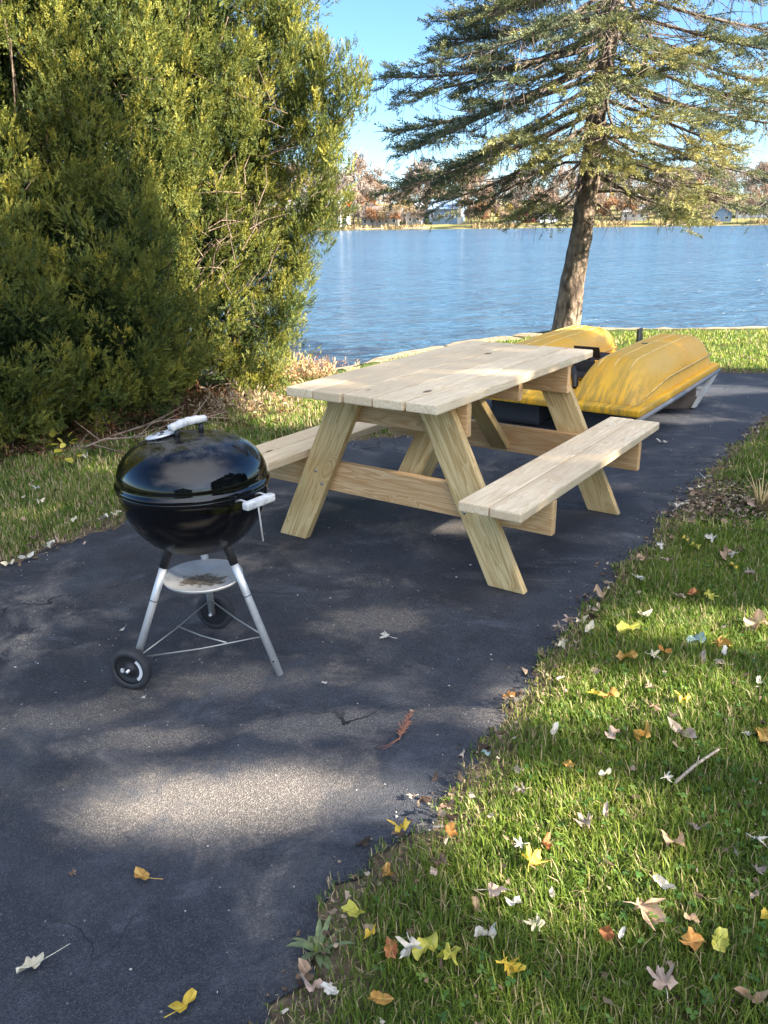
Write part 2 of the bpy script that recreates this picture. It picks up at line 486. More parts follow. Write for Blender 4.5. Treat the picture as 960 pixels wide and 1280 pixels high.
# ================================================================== PICNIC TABLE
def pine_mat(name, base, light, dark, green=0.0):
    b = NB(name)
    at_ = b.n('ShaderNodeAttribute', attribute_name='grain')
    mp = b.n('ShaderNodeMapping'); b.l(at_.outputs['Vector'], mp.inputs[0]); mp.inputs['Scale'].default_value = (.95, 15, 15)
    # knots: far-apart cells, the grain bends round them
    mk = b.n('ShaderNodeMapping'); b.l(at_.outputs['Vector'], mk.inputs[0]); mk.inputs['Scale'].default_value = (3.6, 7.5, 3.0)
    vo = b.n('ShaderNodeTexVoronoi'); vo.inputs['Scale'].default_value = 1.0; b.l(mk.outputs[0], vo.inputs['Vector'])
    sepc = b.n('ShaderNodeSeparateColor'); b.l(vo.outputs['Color'], sepc.inputs[0])
    has = b.math('GREATER_THAN', sepc.outputs[0], .55)
    near = b.math('MULTIPLY', b.step(vo.outputs['Distance'], .42, .0), has)
    bend = b.n('ShaderNodeVectorMath', operation='ADD'); cmb = b.n('ShaderNodeCombineXYZ')
    b.l(b.math('MULTIPLY', near, 2.2), cmb.inputs[1]); b.l(mp.outputs[0], bend.inputs[0]); b.l(cmb.outputs[0], bend.inputs[1])
    g1 = b.noise(bend.outputs[0], 1.5, 3, .5, .9)
    wv = b.math('FRACT', b.math('MULTIPLY', g1, 7.0))
    ring = b.step(wv, .15, .95)
    fine = b.n('ShaderNodeMapping'); b.l(at_.outputs['Vector'], fine.inputs[0]); fine.inputs['Scale'].default_value = (6, 190, 190)
    fz = b.noise(fine.outputs[0], 1.0, 4, .6)
    big = b.n('ShaderNodeMapping'); b.l(at_.outputs['Vector'], big.inputs[0]); big.inputs['Scale'].default_value = (.9, 2.5, 2.5)
    bz = b.noise(big.outputs[0], 1.2, 4, .55)
    c = b.mix(ring, light, base)
    c = b.mix(b.math('MULTIPLY', b.step(fz, .50, .72), .50), c, dark)
    c = b.mix(b.math('MULTIPLY', b.step(bz, .42, .70), .55), c, tuple(q*.70 for q in base))
    sx = b.n('ShaderNodeSeparateXYZ'); b.l(at_.outputs['Vector'], sx.inputs[0])
    pb = b.noise(None, 1.0, 0); pbn = pb.node; cmbp = b.n('ShaderNodeCombineXYZ'); b.l(b.math('FLOOR', b.math('MULTIPLY', b.math('ADD', sx.outputs[1], .1), 4.0)), cmbp.inputs[0]); b.l(b.math('FLOOR', b.math('MULTIPLY', b.math('ADD', sx.outputs[2], .1), 4.0)), cmbp.inputs[1]); b.l(cmbp.outputs[0], pbn.inputs['Vector']); pbn.inputs['Scale'].default_value = 3.7
    c = b.mix(b.math('MULTIPLY', b.step(pb, .35, .65), .60), c, tuple(q*.80 for q in base))
    if green: c = b.mix(b.math('MULTIPLY', b.step(bz, .58, .30), green), c, (.33, .33, .17))
    core = b.math('MULTIPLY', b.step(vo.outputs['Distance'], .135, .085), has)
    c = b.mix(b.math('MULTIPLY', core, .85), c, (.10, .045, .018))
    b.color(c).set(Roughness=.72); b.p.inputs['Specular IOR Level'].default_value = .3
    b.bump(b.math('ADD', fz, b.math('MULTIPLY', ring, .5)), .25, .003)
    return b.m
PINE = pine_mat('new pine', (.54,.31,.13), (.74,.52,.28), (.38,.20,.085))
PINE_TOP = pine_mat('pale dry pine', (.70,.53,.33), (.82,.68,.46), (.44,.28,.15))
PINE_LEG = pine_mat('treated pine', (.52,.34,.135), (.76,.58,.29), (.36,.22,.085), .22)

TX, TY, TH = -0.1, 3.1106, 0.9628
TL, THt, HB = 1.566, 0.775, 0.4346
def picnic_table():
    t = thing('picnic_table', 'new pale pine picnic table with attached benches on the asphalt', 'picnic table', (TX, TY, 0), TH)
    rr = random.Random(5)
    X90 = Matrix.Rotation(PI/2, 4, 'X')
    def flat(bm, x0, x1, yc, wd, zt, th=.038, yaw=0):
        board(bm, x1-x0, wd, th, Matrix.Translation(((x0+x1)/2, yc, zt-th/2)) @ Matrix.Rotation(yaw, 4, 'Z') @ Matrix.Rotation(rr.uniform(-.006, .006), 4, 'X'))
    # tabletop: five boards
    bm = bmesh.new(); W = .722; bw = (W-4*.009)/5
    ends = [0.0, -.006, .004, -.003, .006]
    for i in range(5):
        y = W/2 - bw/2 - i*(bw+.009)
        flat(bm, ends[i], TL+rr.uniform(-.008, .008), y, bw, THt+rr.uniform(-.001, .001))
    obj('tabletop', bm, PINE_TOP, t)
    # benches: two boards each
    for s in (-1, 1):
        bm = bmesh.new()
        for k in range(2):
            yc = .4725 + .0615 + k*.132
            flat(bm, -.021 - .006*k, TL+.021+rr.uniform(-.01, .01), s*yc, .126, HB+rr.uniform(-.0008, .0008))
        obj('bench_seat', bm, PINE_TOP, t)
    # legs
    wd = .146
    for xl in (.216+.019, TL-.216-.019):
        for s in (-1, 1):                           # s=-1 is the right-hand side (local -y)
            fo = Vector((xl, s*.564, 0.0)); to = Vector((xl, s*.205, THt-.039))
            d = (to-fo); L = d.length; d.normalize()
            wdir = Vector((0, -d.z, d.y)) * (1)
            tdir = d.cross(wdir)
            ang = math.atan2(abs(d.y), d.z)
            # shear so both ends are cut level with the ground
            sh = -(wdir.z)/(d.z)
            Mx = Matrix((( d.x, wdir.x, tdir.x, (fo.x+to.x)/2), (d.y, wdir.y, tdir.y, (fo.y+to.y)/2), (d.z, wdir.z, tdir.z, (fo.z+to.z)/2), (0, 0, 0, 1)))
            bm = bmesh.new(); board(bm, L, wd, .038, Mx, shear=sh)
            obj('leg', bm, PINE_LEG, t)
    # cross beams carrying the benches, cleats under the top (both on the inner side of the legs)
    Ry = Matrix.Rotation(PI/2, 4, 'Z') @ X90
    for xl in (.216+.038+.0205, TL-.216-.038-.0205):
        bm = bmesh.new(); board(bm, 1.46, .14, .038, Matrix.Translation((xl, 0, HB-.0395-.07)) @ Ry)
        obj('bench_beam', bm, PINE, t)
        bm = bmesh.new(); board(bm, .70, .14, .038, Matrix.Translation((xl, 0, THt-.0395-.07)) @ Ry)
        obj('top_cleat', bm, PINE, t)
    # centre cleat and the two diagonal braces
    bm = bmesh.new(); board(bm, .66, .088, .038, Matrix.Translation((TL/2, 0, THt-.0395-.044)) @ Ry)
    obj('top_cleat', bm, PINE, t)
    for s in (-1, 1):
        a = Vector((TL/2 + s*(TL/2-.216-.082), 0, .285)); b_ = Vector((TL/2 + s*.042, 0, THt-.06))
        d = b_-a; L = d.length; d.normalize(); wdir = Vector((0, 1, 0)); tdir = d.cross(wdir)
        c = (a+b_)/2
        Mx = Matrix(((d.x, wdir.x, tdir.x, c.x), (d.y, wdir.y, tdir.y, c.y), (d.z, wdir.z, tdir.z, c.z), (0, 0, 0, 1)))
        bm = bmesh.new(); board(bm, L, .10, .038, Mx)
        obj('brace', bm, PINE_LEG, t)
    # carriage bolts where beam meets leg
    steel = plain('galvanised steel', (.34,.34,.33), .45, .8)
    for s in (-1, 1):
        for q in (-.028, .028):
            bm = bmesh.new()
            lathe(bm, [(0, .004), (.005, .0035), (.0075, .001), (.008, -.002)], 12,
                  Matrix.Translation((.2155, s*(.385+q*.6), HB-.11+q)) @ Matrix.Rotation(-PI/2, 4, 'Y'))
            obj('bolt', bm, steel, t, True)
picnic_table()

# ================================================================== KETTLE GRILL
ENAMEL = NB('black enamel').set(Base_Color=(.0022,.0024,.003,1), Roughness=.045)
_v = ENAMEL.coord('Object')
ENAMEL.rough(ENAMEL.ramp(ENAMEL.noise(_v, 5, 6, .7), [(.35, (.03,)*3), (.75, (.09,)*3)]))
ENAMEL.bump(ENAMEL.noise(_v, 3.0, 2), .04, .02)
ENAMEL = ENAMEL.m
def dusty_enamel():
    b = NB('dusty enamel'); v = b.coord('Object')
    sep = b.n('ShaderNodeSeparateXYZ'); b.l(v, sep.inputs[0])
    n1 = b.noise(v, 26, 6, .7)
    dust = b.math('MULTIPLY', b.step(sep.outputs[2], .745, .79), b.step(n1, .30, .75))
    b.color(b.mix(dust, (.0022,.0024,.003), (.085,.080,.074)))
    b.rough(b.math('ADD', b.math('MULTIPLY', dust, .6), .04))
    return b.m
ALU = plain('brushed aluminium', (.66,.66,.65), .42, .45, .10, 30, .05)
WHITE_WOOD = plain('weathered white wood', (.60,.59,.56), .8, 0, .25, 40, .5)
BLACK_PLASTIC = plain('black plastic', (.018,.018,.020), .5, 0, .2)
RUBBER = plain('grey black rubber', (.030,.031,.034), .75, 0, .25, 30, .2)
def kettle_grill():
    gx_, gy_ = -.600, 2.44
    t = thing('kettle_grill', 'black domed kettle charcoal grill on three metal legs with two wheels', 'grill', (gx_, gy_, 0), 0)
    Rr = .2315
    zr = .640
    # bowl
    prof = [(0, zr-.225)]
    for k in range(1, 22):
        a = k/21*PI/2
        prof.append((Rr*math.sin(a)**.92, zr-.004-.221*math.cos(a)**1.05))
    prof += [(Rr+.004, zr), (Rr+.0075, zr+.004), (Rr+.004, zr+.008), (Rr-.008, zr+.006)]
    bm = bmesh.new(); lathe(bm, prof, 96)
    bb = NB('sooty bowl enamel'); vb = bb.coord('Object'); sb = bb.n('ShaderNodeSeparateXYZ'); bb.l(vb, sb.inputs[0])
    nb_ = bb.noise(vb, 14, 6, .7)
    soot = bb.step(bb.math('ADD', sb.outputs[2], bb.math('MULTIPLY', bb.math('SUBTRACT', nb_, .5), .10)), .56, .43)
    bb.color(bb.mix(bb.math('MULTIPLY', soot, bb.step(nb_, .35, .7)), (.0024,.0026,.0032), (.022,.021,.020)))
    bb.rough(bb.math('ADD', bb.math('MULTIPLY', soot, .42), bb.math('ADD', .05, bb.math('MULTIPLY', bb.step(nb_, .55, .75), .06))))
    bowl = obj('bowl', bm, bb.m, t, True)
    # lid
    lz = zr+.007
    prof = [(Rr-.006, lz-.002), (Rr+.006, lz), (Rr+.009, lz+.004), (Rr+.008, lz+.012), (Rr+.003, lz+.016), (Rr+.001, lz+.022)]
    for k in range(1, 25):
        a = k/24*PI/2
        prof.append(((Rr+.001)*math.cos(a)**.72 if k < 24 else 0, lz+.022+.128*math.sin(a)**1.0))
    bm = bmesh.new(); lathe(bm, prof, 96)
    lid = obj('lid', bm, dusty_enamel(), t, True)
    def lid_z(r):
        c = min(1, r/(Rr+.001)); ca = c**(1/.72); return lz+.022+.128*math.sqrt(max(0, 1-ca*ca))
    # lid vent: aluminium disc with holes and a tab, left of the handle
    vx, vy = -.085, .015
    vz = lid_z(math.hypot(vx, vy))
    nrm = Vector((vx*.9, vy*.9, .34)).normalized()
    Mv = Matrix.Translation((vx, vy, vz+.002)) @ nrm.to_track_quat('Z', 'Y').to_matrix().to_4x4()
    bm = bmesh.new(); lathe(bm, [(.006, .006), (.052, .0055), (.0545, .003), (.053, 0)], 40, Mv)
    box(bm, -.056, .004, .009, .010, .014, .018, .002, Mv)
    vent = obj('lid_vent', bm, plain('pale cast aluminium', (.66,.67,.68), .5, .35, .12, 30), lid, True)
    bm = bmesh.new()
    for k in range(3):
        a = k*2*PI/3 + .3
        lathe(bm, [(0, .0068), (.009, .0066), (.0095, .005)], 14, Mv @ Matrix.Translation((.030*math.cos(a), .030*math.sin(a), 0)))
    lathe(bm, [(0, .012), (.006, .011), (.007, .005)], 12, Mv)
    obj('vent_hole', bm, BLACK_PLASTIC, vent, True)
    # lid handle: worn white wooden bar on two black posts
    a0 = Vector((-.030, -.025, lid_z(.04))); a1 = Vector((.030, .040, lid_z(.05)))
    bm = bmesh.new()
    bm.free()
    for p in (a0, a1):
        bm = bmesh.new(); tube(bm, [p-Vector((0, 0, .006)), p+Vector((0, 0, .03))], .0085, 12)
        obj('handle_post', bm, BLACK_PLASTIC, lid, True)
    d = (a1-a0); d.z = 0; d.normalize()
    sidev = Vector((-d.y, d.x, 0))
    bm = bmesh.new()
    p0 = a0-d*.020; p1 = a1+d*.018; ns = 14; rings = []
    zb = max(a0.z, a1.z)+.038
    for i in range(ns+1):
        tt = i/ns; p = p0.lerp(p1, tt); p.z = zb - .006*(1-math.sin(tt*PI)) + .008*tt
        hw = .0155*(1-.25*abs(2*tt-1)**6); hh = .0115*(1-.18*abs(2*tt-1)**4) 
        hh *= 1+.12*math.sin(i*1.9); hw *= 1+.06*math.sin(i*2.7)
        ring = []
        for k in range(12):
            a = 2*PI*k/12; ca, sa = math.cos(a), math.sin(a)
            ring.append(bm.verts.new(p + sidev*hw*math.copysign(abs(ca)**.6, ca) + Vector((0, 0, hh*math.copysign(abs(sa)**.6, sa)))))
        rings.append(ring)
    for a, b_ in zip(rings[:-1], rings[1:]):
        for k in range(12): bm.faces.new((a[k], a[(k+1) % 12], b_[(k+1) % 12], b_[k]))
    bm.faces.new(rings[0][::-1]); bm.faces.new(rings[-1])
    obj('lid_handle', bm, WHITE_WOOD, lid, True)
    # side handles (right one in view, its twin opposite)
    for ang in (math.radians(-36), math.radians(144)):
        dr = Vector((math.cos(ang), math.sin(ang), 0)); tg = Vector((-dr.y, dr.x, 0))
        c = dr*(Rr+.052) + Vector((0, 0, zr-.008))
        Mh = Matrix(((tg.x, dr.x, 0, c.x), (tg.y, dr.y, 0, c.y), (0, 0, 1, c.z), (0, 0, 0, 1)))
        bm = bmesh.new(); box(bm, 0, 0, 0, .118, .026, .024, .006, Mh)
        hd = obj('side_handle', bm, WHITE_WOOD, t, True)
        bm = bmesh.new()
        for s in (-1, 1):
            q = c+tg*.040*s
            tube(bm, [q - dr*.064 + Vector((0, 0, -.002)), q - dr*.035+Vector((0, 0, .010)), q - dr*.010 + Vector((0, 0, .008)), q+Vector((0,0,.002))], .0032, 8)
        obj('handle_bracket', bm, ALU, hd, True)
        if ang < 0:
            bm = bmesh.new()
            q = c + tg*.012 - dr*.020
            tube(bm, [q+Vector((0, 0, .006)), q+Vector((.004, 0, -.05)), q+Vector((.009, .002, -.135))], .0028, 8)
            obj('tool_hook', bm, ALU, hd, True)
    # legs
    feet = {'foot': Vector((.247, -.095, .0)), 'left': Vector((-.215, -.135, .070)), 'back': Vector((-.035, .225, .070))}
    tops = {}
    for k, f in feet.items():
        h = Vector((f.x, f.y, 0)).normalized()
        tops[k] = h*.098 + Vector((0, 0, zr-.190))
    for k, f in feet.items():
        tp = tops[k]; d = (f-tp).normalized()
        bm = bmesh.new()
        tube(bm, [tp+d*.065, tp+d*.18, tp+d*.182, f], [.0128, .0128, .0124, .0124], 20)
        leg = obj('leg', bm, ALU, t, True)
        bm = bmesh.new(); tube(bm, [tp-d*.060, tp+d*.075], .0142, 18)
        obj('leg_socket', bm, BLACK_PLASTIC, leg, True)
        bm = bmesh.new(); tube(bm, [tp+d*.186, tp+d*.189], .0134, 18)
        obj('leg_joint', bm, plain('dark seam', (.10,.10,.10), .5, .5), leg, True)
        if k == 'foot':
            bm = bmesh.new()
            q = f - d*.055
            lathe(bm, [(0, .0006), (.0032, .0004), (.0034, -.001)], 12, Matrix.Translation(q + Vector((-.1,-1,.1)).normalized()*.0124) @ Vector((-.1,-1,.1)).to_track_quat('Z', 'Y').to_matrix().to_4x4())
            obj('bolt_hole', bm, BLACK_PLASTIC, leg, True)
    # ash catcher dish clipped between the legs
    zd = .305
    bm = bmesh.new()
    lathe(bm, [(0, zd), (.06, zd), (.105, zd+.004), (.122, zd+.012), (.1285, zd+.020), (.131, zd+.0205), (.1305, zd+.016), (.124, zd+.008), (.106, zd), (.06, zd-.005), (0, zd-.005)], 64)
    b = NB('ashy aluminium'); v = b.coord('Object')
    mp = b.n('ShaderNodeMapping'); mp.inputs['Location'].default_value = (.012, .020, 0); mp.inputs['Scale'].default_value = (11, 19, 1); b.l(v, mp.inputs[0])
    ln = b.n('ShaderNodeVectorMath', operation='LENGTH'); b.l(mp.outputs[0], ln.inputs[0])
    nz = b.noise(v, 34, 6, .75)
    m = b.step(b.math('ADD', ln.outputs['Value'], b.math('MULTIPLY', b.math('SUBTRACT', nz, .5), 2.2)), 1.05, .75)
    ash = b.ramp(b.noise(v, 90, 4), [(.35, (.10,.085,.07)), (.6, (.24,.20,.16)), (.75, (.36,.32,.27))])
    b.color(b.mix(m, b.ramp(b.noise(v, 18, 5), [(.3, (.46,.46,.45)), (.7, (.58,.58,.57))]), ash)).set(Roughness=.55, Metallic=.35)
    dish = obj('ash_catcher', bm, b.m, t, True)
    # wire bracing: triangle between the legs with one cross wire
    def on_leg(k, z):
        a, f = tops[k], feet[k]; s = (a.z-z)/(a.z-f.z); return a+(f-a)*s
    pl, pb, pf = on_leg('left', .092), on_leg('back', .135), on_leg('foot', .135)
    pm = pl.lerp(pb, .52)
    bm = bmesh.new()
    for a, b_ in ((pl, pb), (pb, pf), (pl, pf), (pm, pf.lerp(pl, .30))):
        mid = a.lerp(b_, .5) - Vector((0, 0, .006))
        tube(bm, [a, mid, b_], .0026, 8)
    obj('wire_brace', bm, plain('dull steel wire', (.42,.41,.38), .45, .8), t, True)
    # wheels
    ax = Vector((.26, .97, 0)).normalized()
    for k, side in (('left', -1), ('back', 1)):
        c = feet[k].copy() + ax*.024*side
        q = (ax*side).to_track_quat('Z', 'Y').to_matrix().to_4x4()
        Mw = Matrix.Translation(c) @ q
        bm = bmesh.new()
        lathe(bm, [(.050, -.016), (.064, -.017), (.0695, -.012), (.070, -.004), (.070, .004), (.0695, .012), (.064, .017), (.054, .0175), (.050, .013)], 56, Mw)
        whl = bpy.data.objects.new('wheel', None); COL.objects.link(whl); whl.parent = t
        obj('tyre', bm, RUBBER, whl, True)
        bm = bmesh.new()
        lathe(bm, [(.0515, -.012), (.0515, .011), (.046, .009), (.040, .0095), (.036, .006), (.018, .006), (.014, .013), (.010, .0145), (0, .0145)], 48, Mw)
        lathe(bm, [(0, -.012), (.0515, -.012)], 48, Mw)
        obj('hub', bm, BLACK_PLASTIC, whl, True)
        # worn white arc and cap on the hub face
        bm = bmesh.new(); rows = []
        for i in range(15):
            a = math.radians(-52 + 104*i/14) + (0 if k == 'left' else PI)
            rows.append([bm.verts.new(Mw @ Vector((r*math.cos(a), r*math.sin(a), z))) for r, z in ((.0365, .0098), (.0365, .0108), (.0465, .0108), (.0465, .0092))])
        for a, b_ in zip(rows[:-1], rows[1:]):
            for j in range(3): bm.faces.new((a[j], a[j+1], b_[j+1], b_[j]))
        obj('hub_trim', bm, plain('chalky white plastic', (.62,.62,.62), .6), whl)
        bm = bmesh.new(); box(bm, -.026, -.006, .0085, .012, .013, .008, .002, Mw)
        obj('axle_cap', bm, plain('pale steel cap', (.6,.6,.6), .5, .2), whl)
        if k == 'left':
            bm = bmesh.new(); tube(bm, [feet['left']+ax*(-.05), feet['left']+ax*.03], .005, 10)
            obj('axle', bm, ALU, t, True)
        else:
            bm = bmesh.new(); tube(bm, [feet['back']-ax*.02, feet['back']+ax*.05], .005, 10)
            obj('axle', bm, ALU, t, True)
kettle_grill()

# ================================================================== OVERTURNED PEDAL BOAT
def pedal_boat():
    C0 = Vector((1.63, 5.09, .195))
    a = Vector((.6, .8, 0)); b_ = Vector((.8, -.6, 0))
    t = thing('pedal_boat', 'faded yellow twin hulled pedal boat lying upside down at the path end', 'pedal boat', C0, 0)
    tilt = math.radians(1.8)
    # local frame: x = right, y = along (away), z up
    t.rotation_euler = Matrix(((b_.x, a.x, 0), (b_.y, a.y, 0), (0, 0, 1))).to_euler()
    t.rotation_euler = (Matrix(((b_.x, a.x, 0), (b_.y, a.y, 0), (0, 0, 1))) @ Matrix.Rotation(tilt, 3, 'X')).to_euler()
    def yel():
        b = NB('sun faded yellow hull'); v = b.coord('Object')
        n1 = b.noise(v, 2.4, 5, .6, .6)
        mp = b.n('ShaderNodeMapping'); mp.inputs['Scale'].default_value = (16, 2.0, 3); tc = b.n('ShaderNodeTexCoord'); b.l(tc.outputs['Object'], mp.inputs[0])
        n2 = b.noise(mp.outputs[0], 1.3, 6, .7)
        n3 = b.noise(v, 40, 4, .6)
        sep = b.n('ShaderNodeSeparateXYZ'); b.l(v, sep.inputs[0])
        c = b.ramp(n1, [(.3, (.70,.33,.008)), (.6, (.80,.43,.015)), (.8, (.72,.38,.03))])
        geo = b.n('ShaderNodeNewGeometry'); sn = b.n('ShaderNodeSeparateXYZ'); b.l(geo.outputs['Normal'], sn.inputs[0])
        chalk = b.math('MULTIPLY', b.step(sep.outputs[2], .10, .32), b.step(n1, .25, .60))
        c = b.mix(b.math('MULTIPLY', chalk, .50), c, (.33,.235,.085))
        c = b.mix(b.math('MULTIPLY', b.step(b.noise(v, 7, 7, .72, .8), .52, .70), .30), c, (.26,.20,.09))
        c = b.mix(b.math('MULTIPLY', b.math('MULTIPLY', b.step(sep.outputs[1], .55, .1), b.step(n2, .40, .60)), .6), c, (.13,.13,.05))
        c = b.mix(b.math('MULTIPLY', b.step(n2, .55, .78), .36), c, (.19,.15,.055))
        c = b.mix(b.math('MULTIPLY', b.step(n3, .60, .75), .18), c, (.55,.50,.38))
        b.color(c); b.rough(b.ramp(n2, [(.3, (.42,)*3), (.7, (.68,)*3)]))
        b.bump(n3, .08, .004)
        return b.m
    YEL = yel(); RIB = plain('pale lit yellow rib', (.60,.40,.11), .55, 0, .25, 9)  # paler rib yellow paints in the light the ridges catch
    L = 1.80
    # pontoon: rounded-box hull, narrower at its ends, with raised rib lines
    def pontoon(xc, wd, y0, y1, h):
        bm = bmesh.new(); ny_ = 40; nk = 28; rings = []
        for i in range(ny_+1):
            s = i/ny_; y = y0+(y1-y0)*s
            # longitudinal profile: long sloping near end, blunter far end
            e0 = min(1, s/.24); e1 = min(1, (1-s)/.10)
            hz = h*(math.sin(e0*PI/2)**.85)*(math.sin(e1*PI/2)**.45) * (.94+.06*math.sin(s*PI))
            wv = wd*(.90+.10*math.sin(min(1, s/.3)*PI/2)) * (.93+.07*math.sin(e1*PI/2))
            hz = max(hz, .004)
            ring = []
            for k in range(nk+1):
                u = -1+2*k/nk
                # trapezoid with rounded shoulders: base wide, top narrower
                a_ = (u+1)/2*PI
                cx = -math.cos(a_); sz = math.sin(a_)
                px = math.copysign(abs(cx)**.52, cx); pz = sz**.50
                tap = 1-.20*pz
                ring.append(bm.verts.new((xc+px*wv/2*tap, y, .052+hz*pz)))
            rings.append(ring)
        for p, q in zip(rings[:-1], rings[1:]):
            for k in range(nk): bm.faces.new((p[k], p[k+1], q[k+1], q[k]))
        bm.faces.new(rings[0]); bm.faces.new(rings[-1][::-1])
        hull = obj('pontoon', bm, YEL, t, True)
        # keel ribs moulded along the top of the hull
        def top_z(s, fx):
            e0 = min(1, s/.24); e1 = min(1, (1-s)/.10)
            hz = h*(math.sin(e0*PI/2)**.85)*(math.sin(e1*PI/2)**.45)*(.94+.06*math.sin(s*PI))
            # invert the section at lateral fraction fx of the half width
            best = 0
            for j in range(90, 181):
                aa = math.radians(j); cx = -math.cos(aa); pz = max(0, math.sin(aa))**.50
                if abs(cx)**.52*(1-.20*pz) <= abs(fx): best = pz
            return .052+hz*best
        for fx in (-.48, -.06, .38):
            bm = bmesh.new(); pts = []
            for i in range(25):
                s = .13+(.95-.13)*i/24
                pts.append((xc+fx*wd/2, y0+(y1-y0)*s, top_z(s, fx)-.004))
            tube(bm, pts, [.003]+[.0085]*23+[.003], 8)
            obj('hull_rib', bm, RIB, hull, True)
        # chine line low on each side
        for sd in (-1, 1):
            bm = bmesh.new(); pts = []
            for i in range(19):
                s = .10+(.97-.10)*i/18
                e1 = min(1, (1-s)/.10)
                wv = wd*(.90+.10*math.sin(min(1, s/.3)*PI/2))*(.93+.07*math.sin(e1*PI/2))
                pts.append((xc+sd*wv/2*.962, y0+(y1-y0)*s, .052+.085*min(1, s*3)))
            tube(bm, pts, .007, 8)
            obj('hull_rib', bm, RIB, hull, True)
        return hull
    h = .248
    right = pontoon(-.285, .53, .10, 1.76, h)
    pontoon(-1.055, .53, .10, 1.79, h*1.06)
    # hole plug and scuff on the right hull
    bm = bmesh.new(); lathe(bm, [(0, .004), (.030, .004), (.034, 0)], 20, Matrix.Translation((-.33, 1.02, .052+h*.985)))
    obj('drain_plug', bm, plain('dark plug', (.10,.08,.03), .6), right, True)
    # deck plate with a turned edge
    bm = bmesh.new()
    box(bm, -.67, L/2, .026, 1.38, L, .050, .014)
    obj('deck', bm, YEL, t)
    # grey rub rail under the deck edge
    bm = bmesh.new()
    rail = [(-1.365, .01, -.012), (-1.355, L+.005, -.012), (.012, L+.02, -.012), (.022, L*.5, -.012), (.022, .0, -.012)]
    for p, q in zip(rail[:-1], rail[1:]): tube(bm, [p, q], .017, 8)
    obj('rub_rail', bm, plain('grey rubber rail', (.20,.20,.20), .7), t, True)
    # paddle wheel housing between the hulls: black blades and arm
    pw = bpy.data.objects.new('paddle_wheel', None); COL.objects.link(pw); pw.parent = t
    bm = bmesh.new()
    Mp = Matrix.Translation((-.67, .80, .15))
    tube(bm, [(-.83, .80, .15), (-.51, .80, .15)], .014, 12)
    obj('axle', bm, plain('grimy steel', (.16,.15,.14), .5, .7), pw, True)
    for k in range(4):
        bm = bmesh.new()
        Mb = Mp @ Matrix.Rotation(k*PI/2+.45, 4, 'X')
        box(bm, 0, .115, 0, .20, .095, .008, .002, Mb)
        box(bm, 0, .035, 0, .035, .075, .014, .002, Mb)
        obj('paddle_blade', bm, BLACK_PLASTIC, pw)
    # near end arm seen by the table leg
    bm = bmesh.new()
    tube(bm, [(-.60, .40, .06), (-.62, .44, .13), (-.66, .50, .17), (-.68, .60, .16)], [.022, .026, .022, .016], 10)
    box(bm, -.60, .53, .195, .17, .012, .085, .004)
    obj('crank_arm', bm, BLACK_PLASTIC, t)
    # rudder at the far end
    bm = bmesh.new()
    box(bm, -.64, L-.04, .14, .018, .13, .30, .006)
    bmesh.ops.transform(bm, matrix=Matrix.Shear('XY', 4, (0, 0)), verts=bm.verts)
    for v in bm.verts:
        if v.co.z > .22: v.co.y = (v.co.y-(L-.04))*.7+(L-.04)
    obj('rudder', bm, BLACK_PLASTIC, t)
    # moulded seats hanging under the deck: what the boat rests on
    for xc in (-.95, -.40):
        bm = bmesh.new(); box(bm, xc, .32, -.095, .40, .34, .19, .03)
        obj('seat', bm, plain('dark grey moulded seat', (.035,.036,.042), .6), t)
    # pale splash board at the bow corner, propped on the ground
    bm = bmesh.new()
    sh = [(.016, L+.02, -.03), (.012, L-.16, -.03), (-.006, 1.30, -.215), (-.006, 1.37, -.22)]
    th_ = Vector((-.022, 0, 0))
    v0 = [bm.verts.new(p) for p in sh]; v1 = [bm.verts.new(Vector(p)+th_) for p in sh]
    bm.faces.new(v0); bm.faces.new(v1[::-1])
    for i in range(4): bm.faces.new((v0[i], v0[(i+1) % 4], v1[(i+1) % 4], v1[i]))
    obj('splash_board', bm, plain('chalky white board', (.50,.48,.43), .7), t)
pedal_boat()
# timber block propping the bow
bm = bmesh.new(); p = at(842, 512); box(bm, p.x+.02, p.y+.17, .095, .30, .30, .19, .008, None)
tag(obj('timber_block', bm, plain('grey brown timber', (.13,.10,.075), .85, 0, .3, 12, .4)), 'grey brown timber block under the bow of the upside-down boat', 'wood block')

# ================================================================== FOLIAGE TOOLS
def rand_frames(dirs, r):
    """orthonormal frames with x along dirs and random roll"""
    d = dirs/np.linalg.norm(dirs, axis=1, keepdims=True)
    q = r.normal(size=d.shape); q -= d*(q*d).sum(1, keepdims=True)
    q /= np.linalg.norm(q, axis=1, keepdims=True)
    return d, q, np.cross(d, q)

def scatter(template_V, template_F, pos, dirs, scale, r, tint=None, flat_up=None):
    """copies of a small sprig template set at pos, its x axis along dirs"""
    d, q, p = rand_frames(dirs, r)
    if flat_up is not None:
        # roll so that the sprig's z stays roughly up
        up = np.array([0, 0, 1.0]) + r.normal(size=d.shape)*flat_up
        q = np.cross(up, d); q /= np.linalg.norm(q, axis=1, keepdims=True)+1e-9
        p = np.cross(d, q)
    T = np.asarray(template_V)
    V = pos[:, None, :] + scale[:, None, None]*(d[:, None, :]*T[None, :, 0:1] + q[:, None, :]*T[None, :, 1:2] + p[:, None, :]*T[None, :, 2:3])
    n, m = len(pos), len(T)
    Fc = (np.asarray(template_F)[None] + (np.arange(n)*m)[:, None, None]).reshape(-1, np.asarray(template_F).shape[1])
    tn = None if tint is None else np.repeat(tint, m)
    return V.reshape(-1, 3), Fc, tn

